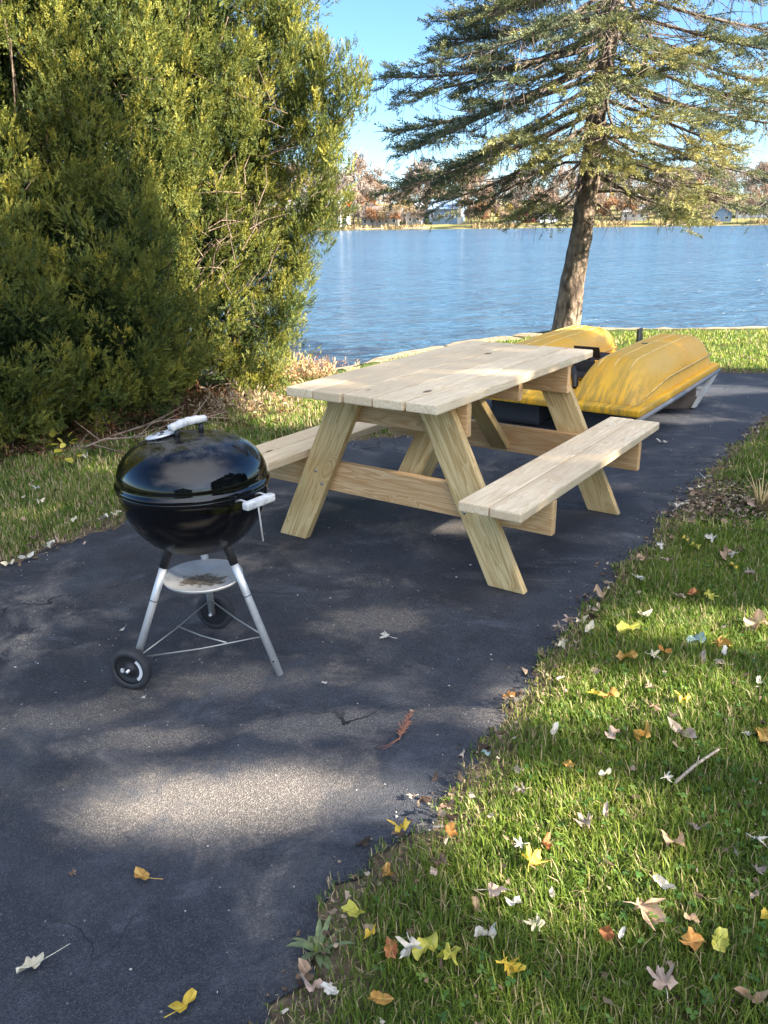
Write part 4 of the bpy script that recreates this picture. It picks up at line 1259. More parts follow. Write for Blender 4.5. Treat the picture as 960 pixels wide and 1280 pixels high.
def far_shore():
    rr = random.Random(41); random.seed(5)
    # rank of bare trees all along the far bank
    px = -420
    while px < 1500:
        for row in range(3):
            back = (20, 42, 70)[row] + rr.uniform(-6, 8)
            p = far_at(px + rr.uniform(-12, 12), back)
            hpx = rr.uniform(50, 74) if px > 480 else rr.uniform(62, 88)
            hpx *= (.72, .9, 1.05)[row]
            hh = hpx/F_PX*p.length
            kind = rr.choice(['grey', 'grey', 'brown', 'brown', 'brown', 'grey'])
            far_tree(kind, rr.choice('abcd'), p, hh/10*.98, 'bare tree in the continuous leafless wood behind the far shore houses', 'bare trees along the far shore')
        px += rr.uniform(17, 26)
    # thin front rank close to the water, partly in front of the houses
    px = 405
    while px < 990:
        if not (534 < px < 574 or 646 < px < 668 or 886 < px < 914):
            p = far_at(px, rr.uniform(4, 9)); hh = rr.uniform(16, 34)/F_PX*p.length
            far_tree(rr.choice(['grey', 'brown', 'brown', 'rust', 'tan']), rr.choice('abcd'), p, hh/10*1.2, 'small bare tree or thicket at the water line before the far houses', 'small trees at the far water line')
        px += rr.uniform(6, 13)
    sp = [(432,30,74,'grey','b','tall pale bare tree at the left end of the far treeline'),(447,26,50,'rust','e','rust brown leafy tree beside the white gabled house across the lake'),(436,14,32,'orange','f','small bright orange tree at the far shore beside the white gable'),
          (466,5,26,'rust','d','russet tree standing over the low white house across the lake'),(492,5,24,'rust','d','russet tree right of the low white house across the lake'),(505,24,36,'yellow','e','yellow green tree just left of the grey gabled house'),
          (585,16,40,'brown','d','brown tree just right of the blue grey house across the lake'),(612,15,34,'yellow','e','taller yellow tree between the blue grey house and the red house'),(634,14,26,'yellow','f','smaller yellow tree left of the red house across the lake'),
          (690,18,44,'brown','d','brown tree right of the red house behind the spruce trunk'),(868,22,50,'rust','d','russet tree left of the small blue boathouse'),(545,34,48,'brown','d','brown tree rising behind the blue grey house roof'),
          (535,6,12,'green','f','dark green bush in front of the blue grey house'),(503,7,11,'green','e','low green bush in front of the grey gabled house'),(830,26,46,'green','f','green tree on the far bank left of the boathouse'),(770,30,44,'yellow','d','pale yellow tree behind the white bungalow across the lake')]
    for px, back, hpx, kind, mk, lab in sp:
        p = far_at(px, back); hh = hpx/F_PX*p.length
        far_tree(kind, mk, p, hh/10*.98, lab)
    # houses: gable boxes with roof, windows
    def house(px0, px1, ytop, ybase, back, wall, roof, lab, gable='side', depth=9.0, eave=.55, wins=3, name='lake_house', chimney=False):
        p0, p1 = far_at(px0, back), far_at(px1, back); c = (p0+p1)/2; dist = c.length
        Wd = (p1-p0).length; Hh = (ybase-ytop)/F_PX*dist
        t = thing(name, lab, 'house', (c.x, c.y, c.z), math.atan2(p1.y-p0.y, p1.x-p0.x))
        he = Hh*eave
        wm = plain(name+' wall', wall, .7, 0, .06, 1); rm = plain(name+' roof', roof, .85, 0, .15, 2)
        bm = bmesh.new(); box(bm, 0, depth/2, he/2-.6, Wd, depth, he+1.2)
        if gable == 'front':
            v = [bm.verts.new(q) for q in ((-Wd/2, 0, he), (Wd/2, 0, he), (0, 0, Hh-.1), (-Wd/2, depth, he), (Wd/2, depth, he), (0, depth, Hh-.1))]
            bm.faces.new(v[:3]); bm.faces.new(v[5:2:-1])
        else:
            v = [bm.verts.new(q) for q in ((-Wd/2, 0, he), (-Wd/2, depth, he), (-Wd/2, depth/2, Hh-.1), (Wd/2, 0, he), (Wd/2, depth, he), (Wd/2, depth/2, Hh-.1))]
            bm.faces.new(v[2::-1]); bm.faces.new(v[3:])
        obj('wall', bm, wm, t)
        bm = bmesh.new(); o_ = .45; th_ = .22
        if gable == 'front':
            prof = [(-Wd/2-o_, he-.25), (0, Hh), (Wd/2+o_, he-.25)]
            for (x0, z0), (x1, z1) in zip(prof[:-1], prof[1:]):
                a = [bm.verts.new((x, y, z+k*th_)) for k in (0, 1) for x, z in ((x0, z0), (x1, z1)) for y in (-o_, depth+o_)]
                for f in ((0,1,3,2),(4,6,7,5),(0,2,6,4),(1,5,7,3),(0,4,5,1),(2,3,7,6)): bm.faces.new([a[i] for i in f])
        else:
            prof = [(-o_, he-.25), (depth/2, Hh), (depth+o_, he-.25)]
            for (y0, z0), (y1, z1) in zip(prof[:-1], prof[1:]):
                a = [bm.verts.new((x, y, z+k*th_)) for k in (0, 1) for y, z in ((y0, z0), (y1, z1)) for x in (-Wd/2-o_, Wd/2+o_)]
                for f in ((0,1,3,2),(4,6,7,5),(0,2,6,4),(1,5,7,3),(0,4,5,1),(2,3,7,6)): bm.faces.new([a[i] for i in f])
        rf = obj('roof', bm, rm, t)
        if chimney:
            bm = bmesh.new(); box(bm, Wd*.25, depth*.55, Hh+.1, .9, .9, 2.0); obj('chimney', bm, plain('brick chimney', (.25,.12,.09)), rf)
        gm = plain('dark window glass', (.05,.06,.075), .12)
        fm = plain('white window trim', (.7,.7,.68), .6)
        for i in range(wins):
            x = -Wd/2 + Wd*(i+.5)/wins; ww = min(1.0, Wd/wins*.38); wh = min(1.2, he*.36)
            bm = bmesh.new()
            for sx, sz, ex, ez in ((0, wh/2, ww+.2, .1), (0, -wh/2, ww+.2, .1), (-ww/2-.05, 0, .1, wh), (ww/2+.05, 0, .1, wh)): box(bm, x+sx, -.04, he*.55+sz, ex, .1, ez)
            wf = obj('window', bm, fm, t)
            bm = bmesh.new(); box(bm, x, -.01, he*.55, ww, .05, wh-.1); obj('pane', bm, gm, wf)
        return t
    blue = house(536, 571, 254, 282, 14, (.13,.20,.30), (.20,.29,.40), 'blue grey lake house with tall white chimney at one end across the water', 'side', 8, .62, 4, chimney=True)
    bm = bmesh.new(); box(bm, (far_at(571, 14)-far_at(536, 14)).length/2+.72, .6, 2.9, 1.3, 1.2, 8.0)
    obj('end_chimney', bm, plain('white stucco', (.48,.47,.44), .7), blue)
    house(412, 425, 254, 284, 10, (.66,.66,.64), (.30,.31,.33), 'narrow white gabled house at the left end of the far shore', 'front', 8, .6, 2)
    house(452, 497, 263, 285, 10, (.46,.45,.42), (.20,.16,.14), 'low white lake house half hidden by russet trees', 'side', 8, .5, 5)
    house(508, 527, 257, 281, 13, (.24,.26,.29), (.17,.18,.20), 'grey gabled house between yellow tree and blue grey house', 'front', 8, .5, 2)
    house(648, 668, 261, 281, 14, (.30,.055,.055), (.20,.13,.12), 'small barn red house left of the spruce trunk', 'front', 8, .55, 2)
    house(672, 694, 266, 281, 15, (.20,.24,.33), (.14,.15,.18), 'low slate blue cottage touching the red house', 'side', 8, .55, 3)
    house(776, 806, 262, 278, 16, (.50,.50,.48), (.25,.24,.23), 'white bungalow seen under the spruce boughs right of its trunk', 'side', 8, .6, 3)
    house(888, 913, 261, 276, 10, (.24,.33,.45), (.24,.27,.33), 'small blue gabled boathouse near the right edge across the lake', 'front', 7, .5, 2)
    house(918, 975, 260, 275, 18, (.58,.60,.62), (.30,.31,.33), 'long pale house with many windows at the right edge across the lake', 'side', 9, .62, 7)
    house(1000, 1040, 256, 274, 18, (.50,.44,.36), (.25,.22,.20), 'tan house on the far shore beyond the right edge', 'side', 9, .6, 4)
    house(355, 392, 258, 286, 16, (.48,.46,.42), (.24,.22,.21), 'grey tan house on the far shore behind the bushy evergreen', 'side', 9, .6, 4)
    # parked vehicles and docks, a few pixels each
    def vehicle(px, back, colr, lab, L=4.6):
        p = far_at(px, back)
        t = thing('parked_car', lab, 'car', p, .1)
        bm = bmesh.new(); box(bm, 0, 0, .70, L, 1.8, .75, .15); box(bm, -.2, 0, 1.28, L*.55, 1.6, .6, .2)
        obj('body', bm, plain('car paint', colr, .3), t)
        bm = bmesh.new(); box(bm, -.2, 0, 1.30, L*.56, 1.64, .36, .08); obj('window', bm, plain('car glass', (.03,.035,.04), .1), t)
        for sx in (-1, 1):
            for sy in (-1, 1):
                bm = bmesh.new(); lathe(bm, [(0, -.1), (.34, -.1), (.34, .1), (0, .1)], 14, Matrix.Translation((sx*L*.3, sy*.85, .34)) @ Matrix.Rotation(PI/2, 4, 'X'))
                obj('wheel', bm, plain('tyre', (.02,.02,.02)), t)
    vehicle(640, 10, (.62,.64,.66), 'pale silver car parked on the far bank left of the red house')
    vehicle(684, 10, (.50,.55,.60), 'light blue grey car parked before the slate blue cottage')
    for px, lab, ln in ((520,'short wooden dock below the blue grey house',7),(676,'short wooden dock below the red house',6),(462,'short wooden dock below the low white lake house',8),(855,'pale dock by the sandy patch on the right of the far shore',9)):
        p = far_at(px, -3.5)
        t = thing('dock', lab, 'dock', (p.x, p.y, Z_WATER))
        bm = bmesh.new(); box(bm, 0, 0, .42, ln, 2.0, .14); obj('deck', bm, plain('dock boards', (.34,.30,.25), .85), t)
        for sx in (-.45, .45):
            bm = bmesh.new(); tube(bm, [(sx*ln, -.8, -1), (sx*ln, -.8, .75)], .1, 6); obj('post', bm, plain('dock post', (.2,.17,.14), .9), t)
    # tan reeds and low brush along the far water line, and a sandy patch
    r = np.random.default_rng(6); k = 9000
    xs = r.uniform(-260, 330, k); P = np.stack([xs, far_y(xs)+r.uniform(-.5, 6, k), np.zeros(k)], 1)
    cl = snoise(xs, xs*0, 23, 2); keepm = cl > -.15; P = P[keepm]; k = len(P)
    P[:, 2] = [gz(a, b)-.1 for a, b in P[:, :2]]
    D = np.tile([[0, 0, 1.0]], (k, 1)) + r.normal(size=(k, 3))*.25
    V, Fq, tn = multi_scatter([sprig(5, 1.1, .7, .22, .5, r) for _ in range(3)], P, D, r.uniform(.4, 1.2, k), r, r.uniform(.3, 1, k))
    o = np_obj('shore_brush', V, Fq, FM['tan'], None, tn); tag(o, 'tan reeds and low brush along the far water line', 'reeds', kind='stuff')
far_shore()

# ================================================================== WHAT STANDS BEHIND AND BESIDE THE CAMERA
def px_of(x, y, z):
    zz = z - CAM_H
    d = y*math.cos(PITCH) - zz*math.sin(PITCH); up = y*math.sin(PITCH) + zz*math.cos(PITCH)
    d = np.where(d < .05, .05, d)
    u = F_PX*x/d; v = -F_PX*up/d
    return 480 + u*math.cos(ROLL) - v*math.sin(ROLL), 640 + u*math.sin(ROLL) + v*math.cos(ROLL)
# sun flecks on the ground: (px, py, half width, half height, openness)
FLECKS = [(285,1000,135,20,1.0),(400,985,90,18,.55),(170,990,60,14,.35),(215,925,60,8,.15),(400,905,90,10,.12),(470,860,60,6,.12),
          (635,1015,100,32,.9),(690,1100,110,42,1.0),(590,1040,45,16,.7),(765,880,140,20,1.0),(690,868,45,16,.9),(860,800,115,16,.85),(800,830,90,12,.5),(800,1010,110,12,.3),(930,1060,50,12,.25),(880,930,60,8,.25),
          (890,488,75,5,1.0),(850,524,40,3,.9),(572,664,26,6,.5),(352,500,75,36,1.0),(420,478,40,20,1.0),
          (70,635,40,6,.4),(40,650,40,6,.35),(140,585,30,8,.5)]
def shade_trees():
    r = np.random.default_rng(77); rr = random.Random(77)
    N = 120000
    y = r.uniform(-13, 4.8, N)
    top = np.interp(y, [-13, -11, -2, .3, 1.0, 2.0, 2.8, 3.6, 4.4, 4.8], [7, 9.3, 9.6, 9.3, 8.4, 6.9, 5.6, 5.3, 5.0, 4.2])
    top = top + .45*np.sin(y*2.6+.8) + .25*np.sin(y*6.1)
    z = .25 + (top-.25)*r.random(N)**.92
    wdt = 1.25*(1-.55*np.clip(z/top, 0, 1)**3)
    x = 12 + r.normal(size=N)*.5*wdt + .25*np.sin(y*1.3)
    P = np.stack([x, y, z], 1)
    gxp = P - np.array(SUN)[None]*(P[:, 2:3]/SUN.z)
    u, v = px_of(gxp[:, 0], gxp[:, 1], 0.0)
    drop = np.zeros(N)
    for (cx, cy, hw, hh, op) in FLECKS:
        mg = .085
        g0, g1 = at(cx, cy), at(cx, cy+1); hh_ = hh + mg/abs(g1.y-g0.y); hw_ = hw + mg*F_PX/max(1, g0.y)*.9
        q = ((u-cx)/hw_)**2 + ((v-cy)/hh_)**2
        nzf = (np.sin(gxp[:, 0]*21+gxp[:, 1]*13)+np.sin(gxp[:, 0]*-9+gxp[:, 1]*27+1.3)+np.sin(gxp[:, 0]*33-gxp[:, 1]*5+2.1))/6+.5
        drop = np.maximum(drop, np.where((q < 1) & (gxp[:, 1] > .7) & (nzf < .22+.80*op), 1.0, 0))
    drop = np.where((gxp[:, 1] > 7.95 - .12*(gxp[:, 0]-3)) & (gxp[:, 0] > .6), 1.0, drop)
    keep = r.random(N) >= np.where(drop >= .99, 1.0, drop*.80)
    P = P[keep]
    ty = [-11.6, -9.2, -6.8, -4.4, -2.0, .3, 2.4, 4.1]
    own = np.argmin(np.abs(P[:, 1:2] - np.array(ty)[None] + r.normal(size=(len(P), 1))*.25), axis=1)
    fol = leaf_mat('hedge tree leaves', [(0, (.025,.050,.012)), (.6, (.06,.09,.02)), (1, (.13,.13,.03))], .6, .0)
    bk = bark('hedge tree bark', (.06,.045,.03), (.20,.15,.11))
    tv = np.array([(-.06,0,0),(.0,-.055,.01),(.075,0,0),(.0,.055,.01)]); tf = np.array([(0,1,2,3)])
    names = ['tallest','second','third','fourth','fifth','sixth','seventh','shortest']
    for i, yy in enumerate(ty):
        m = own == i
        hgt = P[m][:, 2].max()
        t = thing('shade_tree', f'dense leafy tree shading the driveway from the right, outside the picture', 'tree', (12, yy, 0), 0, 'shade trees beside the driveway')
        Q = P[m] - np.array([12, yy, 0])
        V, Fq, tn = scatter(tv, tf, Q, r.normal(size=Q.shape), r.uniform(.85, 1.3, len(Q)), r, r.random(len(Q)))
        np_obj('crown', V, Fq, fol, t, tn)
        bm = bmesh.new()
        tube(bm, [(0, 0, -.1), (.04, .05, hgt*.3), (-.03, .02, hgt*.6), (0, 0, hgt*.85)], [.14, .11, .08, .03], 10)
        for _ in range(10):
            z0 = rr.uniform(.25, .75)*hgt; a = rr.uniform(0, 6.28)
            tube(bm, [(0, 0, z0), (.5*math.cos(a), .5*math.sin(a), z0+.35), (.9*math.cos(a), .9*math.sin(a), z0+.8)], [.05, .03, .012], 6)
        obj('trunk', bm, bk, t, True)
shade_trees()

def home():
    t = thing('house', 'pale sided gabled house behind the viewer, mirrored in the grill lid', 'house', (-1.5, -17, 0), 0)
    bm = bmesh.new(); box(bm, 0, -4, 1.45, 9, 8, 3.1)
    v = [bm.verts.new(q) for q in ((-4.5, 0, 3.0), (4.5, 0, 3.0), (0, 0, 5.6), (-4.5, -8, 3.0), (4.5, -8, 3.0), (0, -8, 5.6))]
    bm.faces.new(v[:3]); bm.faces.new(v[5:2:-1])
    obj('wall', bm, plain('cream siding', (.62,.57,.46), .7), t)
    bm = bmesh.new()
    for s in (-1, 1):
        a = [bm.verts.new((x, y, z+k*.2)) for k in (0, 1) for x, z in ((0, 5.65), (s*5.0, 2.75)) for y in (.5, -8.5)]
        for f in ((0,1,3,2),(4,6,7,5),(0,2,6,4),(1,5,7,3),(0,4,5,1),(2,3,7,6)): bm.faces.new([a[i] for i in f])
    obj('roof', bm, plain('brown shingles', (.12,.09,.075), .9), t)
    for x in (-2.8, 0, 2.8):
        bm = bmesh.new()
        for sx, sz, ex, ez in ((0, .75, 1.5, .12), (0, -.75, 1.5, .12), (-.7, 0, .12, 1.4), (.7, 0, .12, 1.4)): box(bm, x+sx, .04, 1.7+sz, ex, .12, ez)
        wf = obj('window', bm, plain('house trim', (.7,.7,.68)), t)
        bm = bmesh.new(); box(bm, x, .01, 1.7, 1.3, .06, 1.4); obj('pane', bm, plain('house glass', (.03,.04,.05), .08), wf)
home()

# ================================================================== GRASS
def rand_ground(dens_fn, x0f, x1f, ys, r, lo=.9):
    X_, Y_ = [], []
    for a, b in zip(ys[:-1], ys[1:]):
        ym = (a+b)/2; xa, xb = x0f(ym), x1f(ym)
        n = r.poisson(dens_fn(ym)*(b-a)*(xb-xa))
        X_.append(r.uniform(xa, xb, n)); Y_.append(r.uniform(a, b, n))
    return np.concatenate(X_), np.concatenate(Y_)
def ground_z(x, y, sd):
    return 0.012 + 0.010*snoise(x, y, 1.3, 3) + 0.006*snoise(x, y, .35, 4) + np.clip((-sd-0.1)*0.02, 0, 0.03)
def pile_mask(x, y):
    u, v = px_of(x, y, 0.0)
    return ((u-905)/80)**2 + ((v-635)/33)**2
def grass():
    r = np.random.default_rng(31)
    ys = np.arange(.85, 11.2, .15)
    x, y = rand_ground(lambda q: min(30000, 9.0e5/q**3), lambda q: -4.2, lambda q: .62*q+1.0, ys, r)
    sd = poly_sd(x, y, PP)
    jit = .05*snoise(x, y, .18, 9)
    keep = (sd < .005 + jit*.5) & (y < shore_y(x) - .36)
    # under the big evergreen: bare litter
    ctr = ((x+2.75)*.62 - (y-6.35)*-.0)
    dl = (x+3.4) - (y-5.0)*1.15     # distance across the shrub line
    under = (np.abs(dl) < 1.25) & (y > 4.6) & (y < 7.6) & (x < -1.25)
    keep &= ~(under & (r.random(len(x)) < .93))
    keep &= ~((pile_mask(x, y) < 1) & (r.random(len(x)) < .8))
    # thin towards the asphalt edge
    keep &= r.random(len(x)) < np.clip((-sd)/.12, .35, 1)
    # sparse dry strip on the left
    lf = x < -.2 - .0*y
    patch = snoise(x, y, .55, 12)
    keep &= ~(lf & (patch > .05) & (r.random(len(x)) < .6))
    x, y, sd, patch = x[keep], y[keep], sd[keep], patch[keep]
    n = len(x); print('grass blades', n)
    z = ground_z(x, y, sd)
    hgt = (.025 + .019*r.random(n))*(1+.35*snoise(x, y, .6, 15))*np.where(y > 7, 1.0, 1 + .03*y) * np.clip(.55+(-sd)/.25, .55, 1.0)
    tall = r.random(n) < .05; hgt = np.where(tall, hgt*1.6, hgt)
    wd = (.0021+.0013*r.random(n))*(.65 + .32*y)
    az = r.uniform(0, 2*PI, n); lean = np.abs(r.normal(size=n))*.55+.12
    dx, dy = np.cos(az), np.sin(az)
    # blades face sideways to their lean
    sx, sy = -dy, dx
    b0 = np.stack([x, y, z-.006], 1)
    S = np.stack([sx, sy, 0*sx], 1)*wd[:, None]/2
    mid = b0 + np.stack([dx*np.sin(lean*.5)*hgt*.55, dy*np.sin(lean*.5)*hgt*.55, np.cos(lean*.5)*hgt*.55], 1)
    tip = mid + np.stack([dx*np.sin(lean*1.6)*hgt*.5, dy*np.sin(lean*1.6)*hgt*.5, np.cos(lean*1.6)*hgt*.5], 1)
    V = np.stack([b0-S, b0+S, mid+S*.85, mid-S*.85, tip+S*.12, tip-S*.12], 1).reshape(-1, 3)
    o = np.arange(n)[:, None]*6
    Fq = np.concatenate([o+np.array([[0, 1, 2, 3]]), o+np.array([[3, 2, 4, 5]])])
    tone = np.clip(.50 + .20*snoise(x, y, .8, 21) + .10*snoise(x, y, .25, 22) + r.normal(size=n)*.13 + np.clip((7.8-y)*-.05, -.1, .12), 0, .84)
    straw = r.random(n) < np.where(x < -.2, .34, .13) + .25*np.clip(1-(-sd)/.14, 0, 1)
    tone = np.where(straw, r.uniform(.88, 1.0, n), tone)
    mat = leaf_mat('grass blade', [(0, (.062,.118,.020)), (.30, (.115,.185,.028)), (.55, (.19,.262,.038)), (.83, (.32,.33,.062)), (.88, (.38,.30,.14)), (1, (.52,.42,.24))], .5, .42)
    ob = np_obj('grass', V, Fq, mat, None, np.repeat(tone, 6)); tag(ob, 'green lawn grass mixed with straw coloured blades', 'grass', kind='stuff')
    # clover and broad weeds low in the grass
    x, y = rand_ground(lambda q: min(420, 1.0e4/q**3), lambda q: -.4, lambda q: .62*q+1.0, ys[:40], r)
    sd = poly_sd(x, y, PP); k = (sd < -.10) & (snoise(x, y, .7, 44) > -.05); x, y, sd = x[k], y[k], sd[k]
    n = len(x)
    P = np.stack([x, y, ground_z(x, y, sd)+r.uniform(.012, .034, n)], 1)
    P3 = np.repeat(P, 3, 0); az = np.repeat(r.uniform(0, 2*PI, n), 3) + np.tile([0, 2.1, 4.2], n)
    D = np.stack([np.cos(az), np.sin(az), r.uniform(-.1, .35, 3*n)], 1)
    tv = np.array([(0,0,0),(.008,-.0075,.001),(.017,0,-.001),(.008,.0075,.001)]); tf = np.array([(0,1,2,3)])
    V, Fq, tn = scatter(tv, tf, P3, D, r.uniform(.45, .9, 3*n), r, np.repeat(r.uniform(.3, .9, n), 3), flat_up=.25)
    ob = np_obj('clover', V, Fq, leaf_mat('clover leaf', [(0, (.03,.075,.02)), (.6, (.07,.15,.03)), (1, (.16,.24,.05))], .5, .3), None, tn)
    tag(ob, 'small clover and round lawn weeds low in the grass', 'clover', kind='stuff')
grass()

# ================================================================== FALLEN LEAVES
def fallen_mat(name, c0, c1, c2, trans=.2):
    b = NB(name); v = b.coord('Object')
    n1 = b.noise(v, 30, 5, .65, .5); n2 = b.noise(v, 130, 4, .6)
    at_ = b.n('ShaderNodeAttribute', attribute_name='tint')         # 0 on the veins, 1 between them
    c = b.ramp(n1, [(.30, c0), (.52, c1), (.74, c2)])
    c = b.mix(b.math('MULTIPLY', b.step(n2, .58, .76), .35), c, tuple(q*.45 for q in c0))
    c = b.mix(b.math('MULTIPLY', b.step(at_.outputs['Fac'], .5, .0), .45), c, tuple(min(1, q*1.35) for q in c2))
    b.color(c).set(Roughness=.6); b.p.inputs['Specular IOR Level'].default_value = .3
    b.bump(n1, .4, .004)
    tr = b.n('ShaderNodeBsdfTranslucent'); b.l(c, tr.inputs[0])
    mx = b.n('ShaderNodeMixShader'); mx.inputs[0].default_value = trans
    b.l(b.p.outputs[0], mx.inputs[1]); b.l(tr.outputs[0], mx.inputs[2]); b.l(mx.outputs[0], b.out.inputs[0])
    return b.m
LM = {
 'yellow': fallen_mat('yellow leaf', (.44,.27,.03), (.62,.44,.05), (.70,.54,.10)),
 'gold': fallen_mat('golden brown leaf', (.28,.13,.03), (.46,.26,.06), (.60,.40,.12)),
 'orange': fallen_mat('orange leaf', (.36,.14,.03), (.52,.25,.06), (.60,.36,.12)),
 'tan': fallen_mat('tan leaf', (.27,.16,.09), (.42,.28,.17), (.52,.38,.26)),
 'brown': fallen_mat('brown leaf', (.10,.06,.04), (.20,.13,.085), (.32,.22,.15)),
 'white': fallen_mat('silver white leaf', (.36,.33,.26), (.54,.50,.42), (.66,.62,.53), .1),
 'cream': fallen_mat('cream leaf', (.44,.38,.25), (.58,.52,.36), (.66,.62,.48)),
 'grey': fallen_mat('grey brown leaf', (.17,.13,.10), (.32,.255,.20), (.45,.37,.30)),
 'pink': fallen_mat('pinkish tan leaf', (.34,.23,.16), (.50,.36,.27), (.62,.49,.40)),
 'lime': fallen_mat('yellow green leaf', (.26,.24,.04), (.42,.40,.06), (.52,.50,.12)),
 'rust': fallen_mat('rusty leaf', (.16,.05,.02), (.30,.11,.035), (.42,.20,.08)),
 'teal': fallen_mat('blue green leaf', (.15,.22,.21), (.22,.31,.30), (.30,.40,.38)),
}
HALF = [(0,1.0),(7,.80),(12,.72),(17,.70),(21,.52),(25,.36),(30,.52),(36,.76),(42,.96),(48,.78),(55,.66),(61,.52),(67,.34),(76,.40),(88,.55),(97,.60),(104,.42),(118,.32),(140,.24),(165,.16)]
def leaf_obj(px, py, spx, kind, mat, label, cat='leaf', group=None, yaw=None, z=None, tilt=None, stem=None):
    s_ = (px*131 + py*17) % 100003; r = random.Random(s_)
    p = at(px, py)
    dist = (p - Vector((0, 0, CAM_H))).length
    R_ = max(.012, spx/F_PX*dist/2*1.05)
    on_path = float(poly_sd([p.x], [p.y], PP)[0]) > .0
    if kind == 'maple':
        out = [(math.radians(a), q) for a, q in HALF] + [(-math.radians(a), q) for a, q in HALF[::-1] if 0 < a]
    elif kind == 'oval':
        out = [(2*PI*k/22, (.50+.50*abs(math.cos(2*PI*k/44))**1.0)*.95 if True else 0) for k in range(22)]
        out = [(a, 1/math.sqrt((math.cos(a)/1.0)**2+(math.sin(a)/.58)**2)) for a, _ in out]
    else:                                            # a narrow folded or curled piece
        out = [(2*PI*k/18, 1/math.sqrt((math.cos(2*PI*k/18)/1.0)**2+(math.sin(2*PI*k/18)/.34)**2)) for k in range(18)]
    out = [(a + r.uniform(-.05, .05), q*r.uniform(.80, 1.10)) for a, q in out]
    tear = r.uniform(0, 6.28)
    if r.random() < .45: out = [(a, q*(.55 if abs((a-tear+PI) % (2*PI)-PI) < .22 else 1)) for a, q in out]
    fold = r.uniform(.05, .42)*(1 if kind != 'curl' else 2.2); cup = r.uniform(-.12, .42); tw = r.uniform(-.45, .45)
    ph = r.uniform(0, 6.28); am = r.uniform(.10, .34)
    V = []; T = []
    nr = 5
    V.append((0, 0, 0)); T.append(0.0)
    for k in range(1, nr+1):
        f = k/nr
        for i, (a, q) in enumerate(out):
            rr_ = q*f
            x, y = rr_*math.cos(a), rr_*math.sin(a)
            z_ = fold*abs(y) + cup*(x*x+y*y)*.8 + .10*f*math.sin(7*a+ph*2)*f + tw*x*y + am*f*f*math.sin(3*a+ph) - .25*cup*x
            if kind == 'curl': z_ += .45*x*x
            V.append((x, y, z_))
            lobe = q >= .9 or (kind != 'maple' and i == 0)
            T.append(0.0 if lobe else (1.0 if k > 1 else .5))
    m = len(out); Fc = []
    bm = bmesh.new(); lay = bm.verts.layers.float.new('tint')
    bv = []
    for v, tt in zip(V, T):
        q = bm.verts.new(Vector(v)*R_); q[lay] = tt; bv.append(q)
    for i in range(m): bm.faces.new((bv[0], bv[1+i], bv[1+(i+1) % m]))
    for k in range(nr-1):
        for i in range(m):
            a, b_ = 1+k*m+i, 1+k*m+(i+1) % m
            bm.faces.new((bv[a], bv[a+m], bv[b_+m], bv[b_]))
    # stalk
    sl_ = (stem if stem is not None else r.uniform(.4, .8))*R_
    if kind == 'maple' or stem:
        e = Vector((-1, r.uniform(-.3, .3), .15)).normalized()
        n0 = len(bm.verts)
        tube(bm, [Vector((-.1*R_, 0, .02*R_)), e*sl_*.6, e*sl_*1.1+Vector((0, 0, -.02*R_))+Vector((0, r.uniform(-.2, .2)*R_, 0))], max(.0009, .022*R_), 5)
    zoff = (.010 if on_path else .036 + .004*p.y) if z is None else z
    me_name = 'leaf'
    o = obj(me_name, bm, LM[mat], None, True)
    t_ = tilt if tilt is not None else (r.uniform(-.18, .18) if on_path else r.uniform(-.42, .42))
    zmin = min(v[2] for v in V)*R_
    o.location = (p.x, p.y, zoff + max(0, -zmin*.6))
    o.rotation_euler = (t_, r.uniform(-.15, .35) if not on_path else r.uniform(-.08, .12), yaw if yaw is not None else r.uniform(0, 6.28))
    tag(o, label, cat, group or 'fallen leaves')
    return o
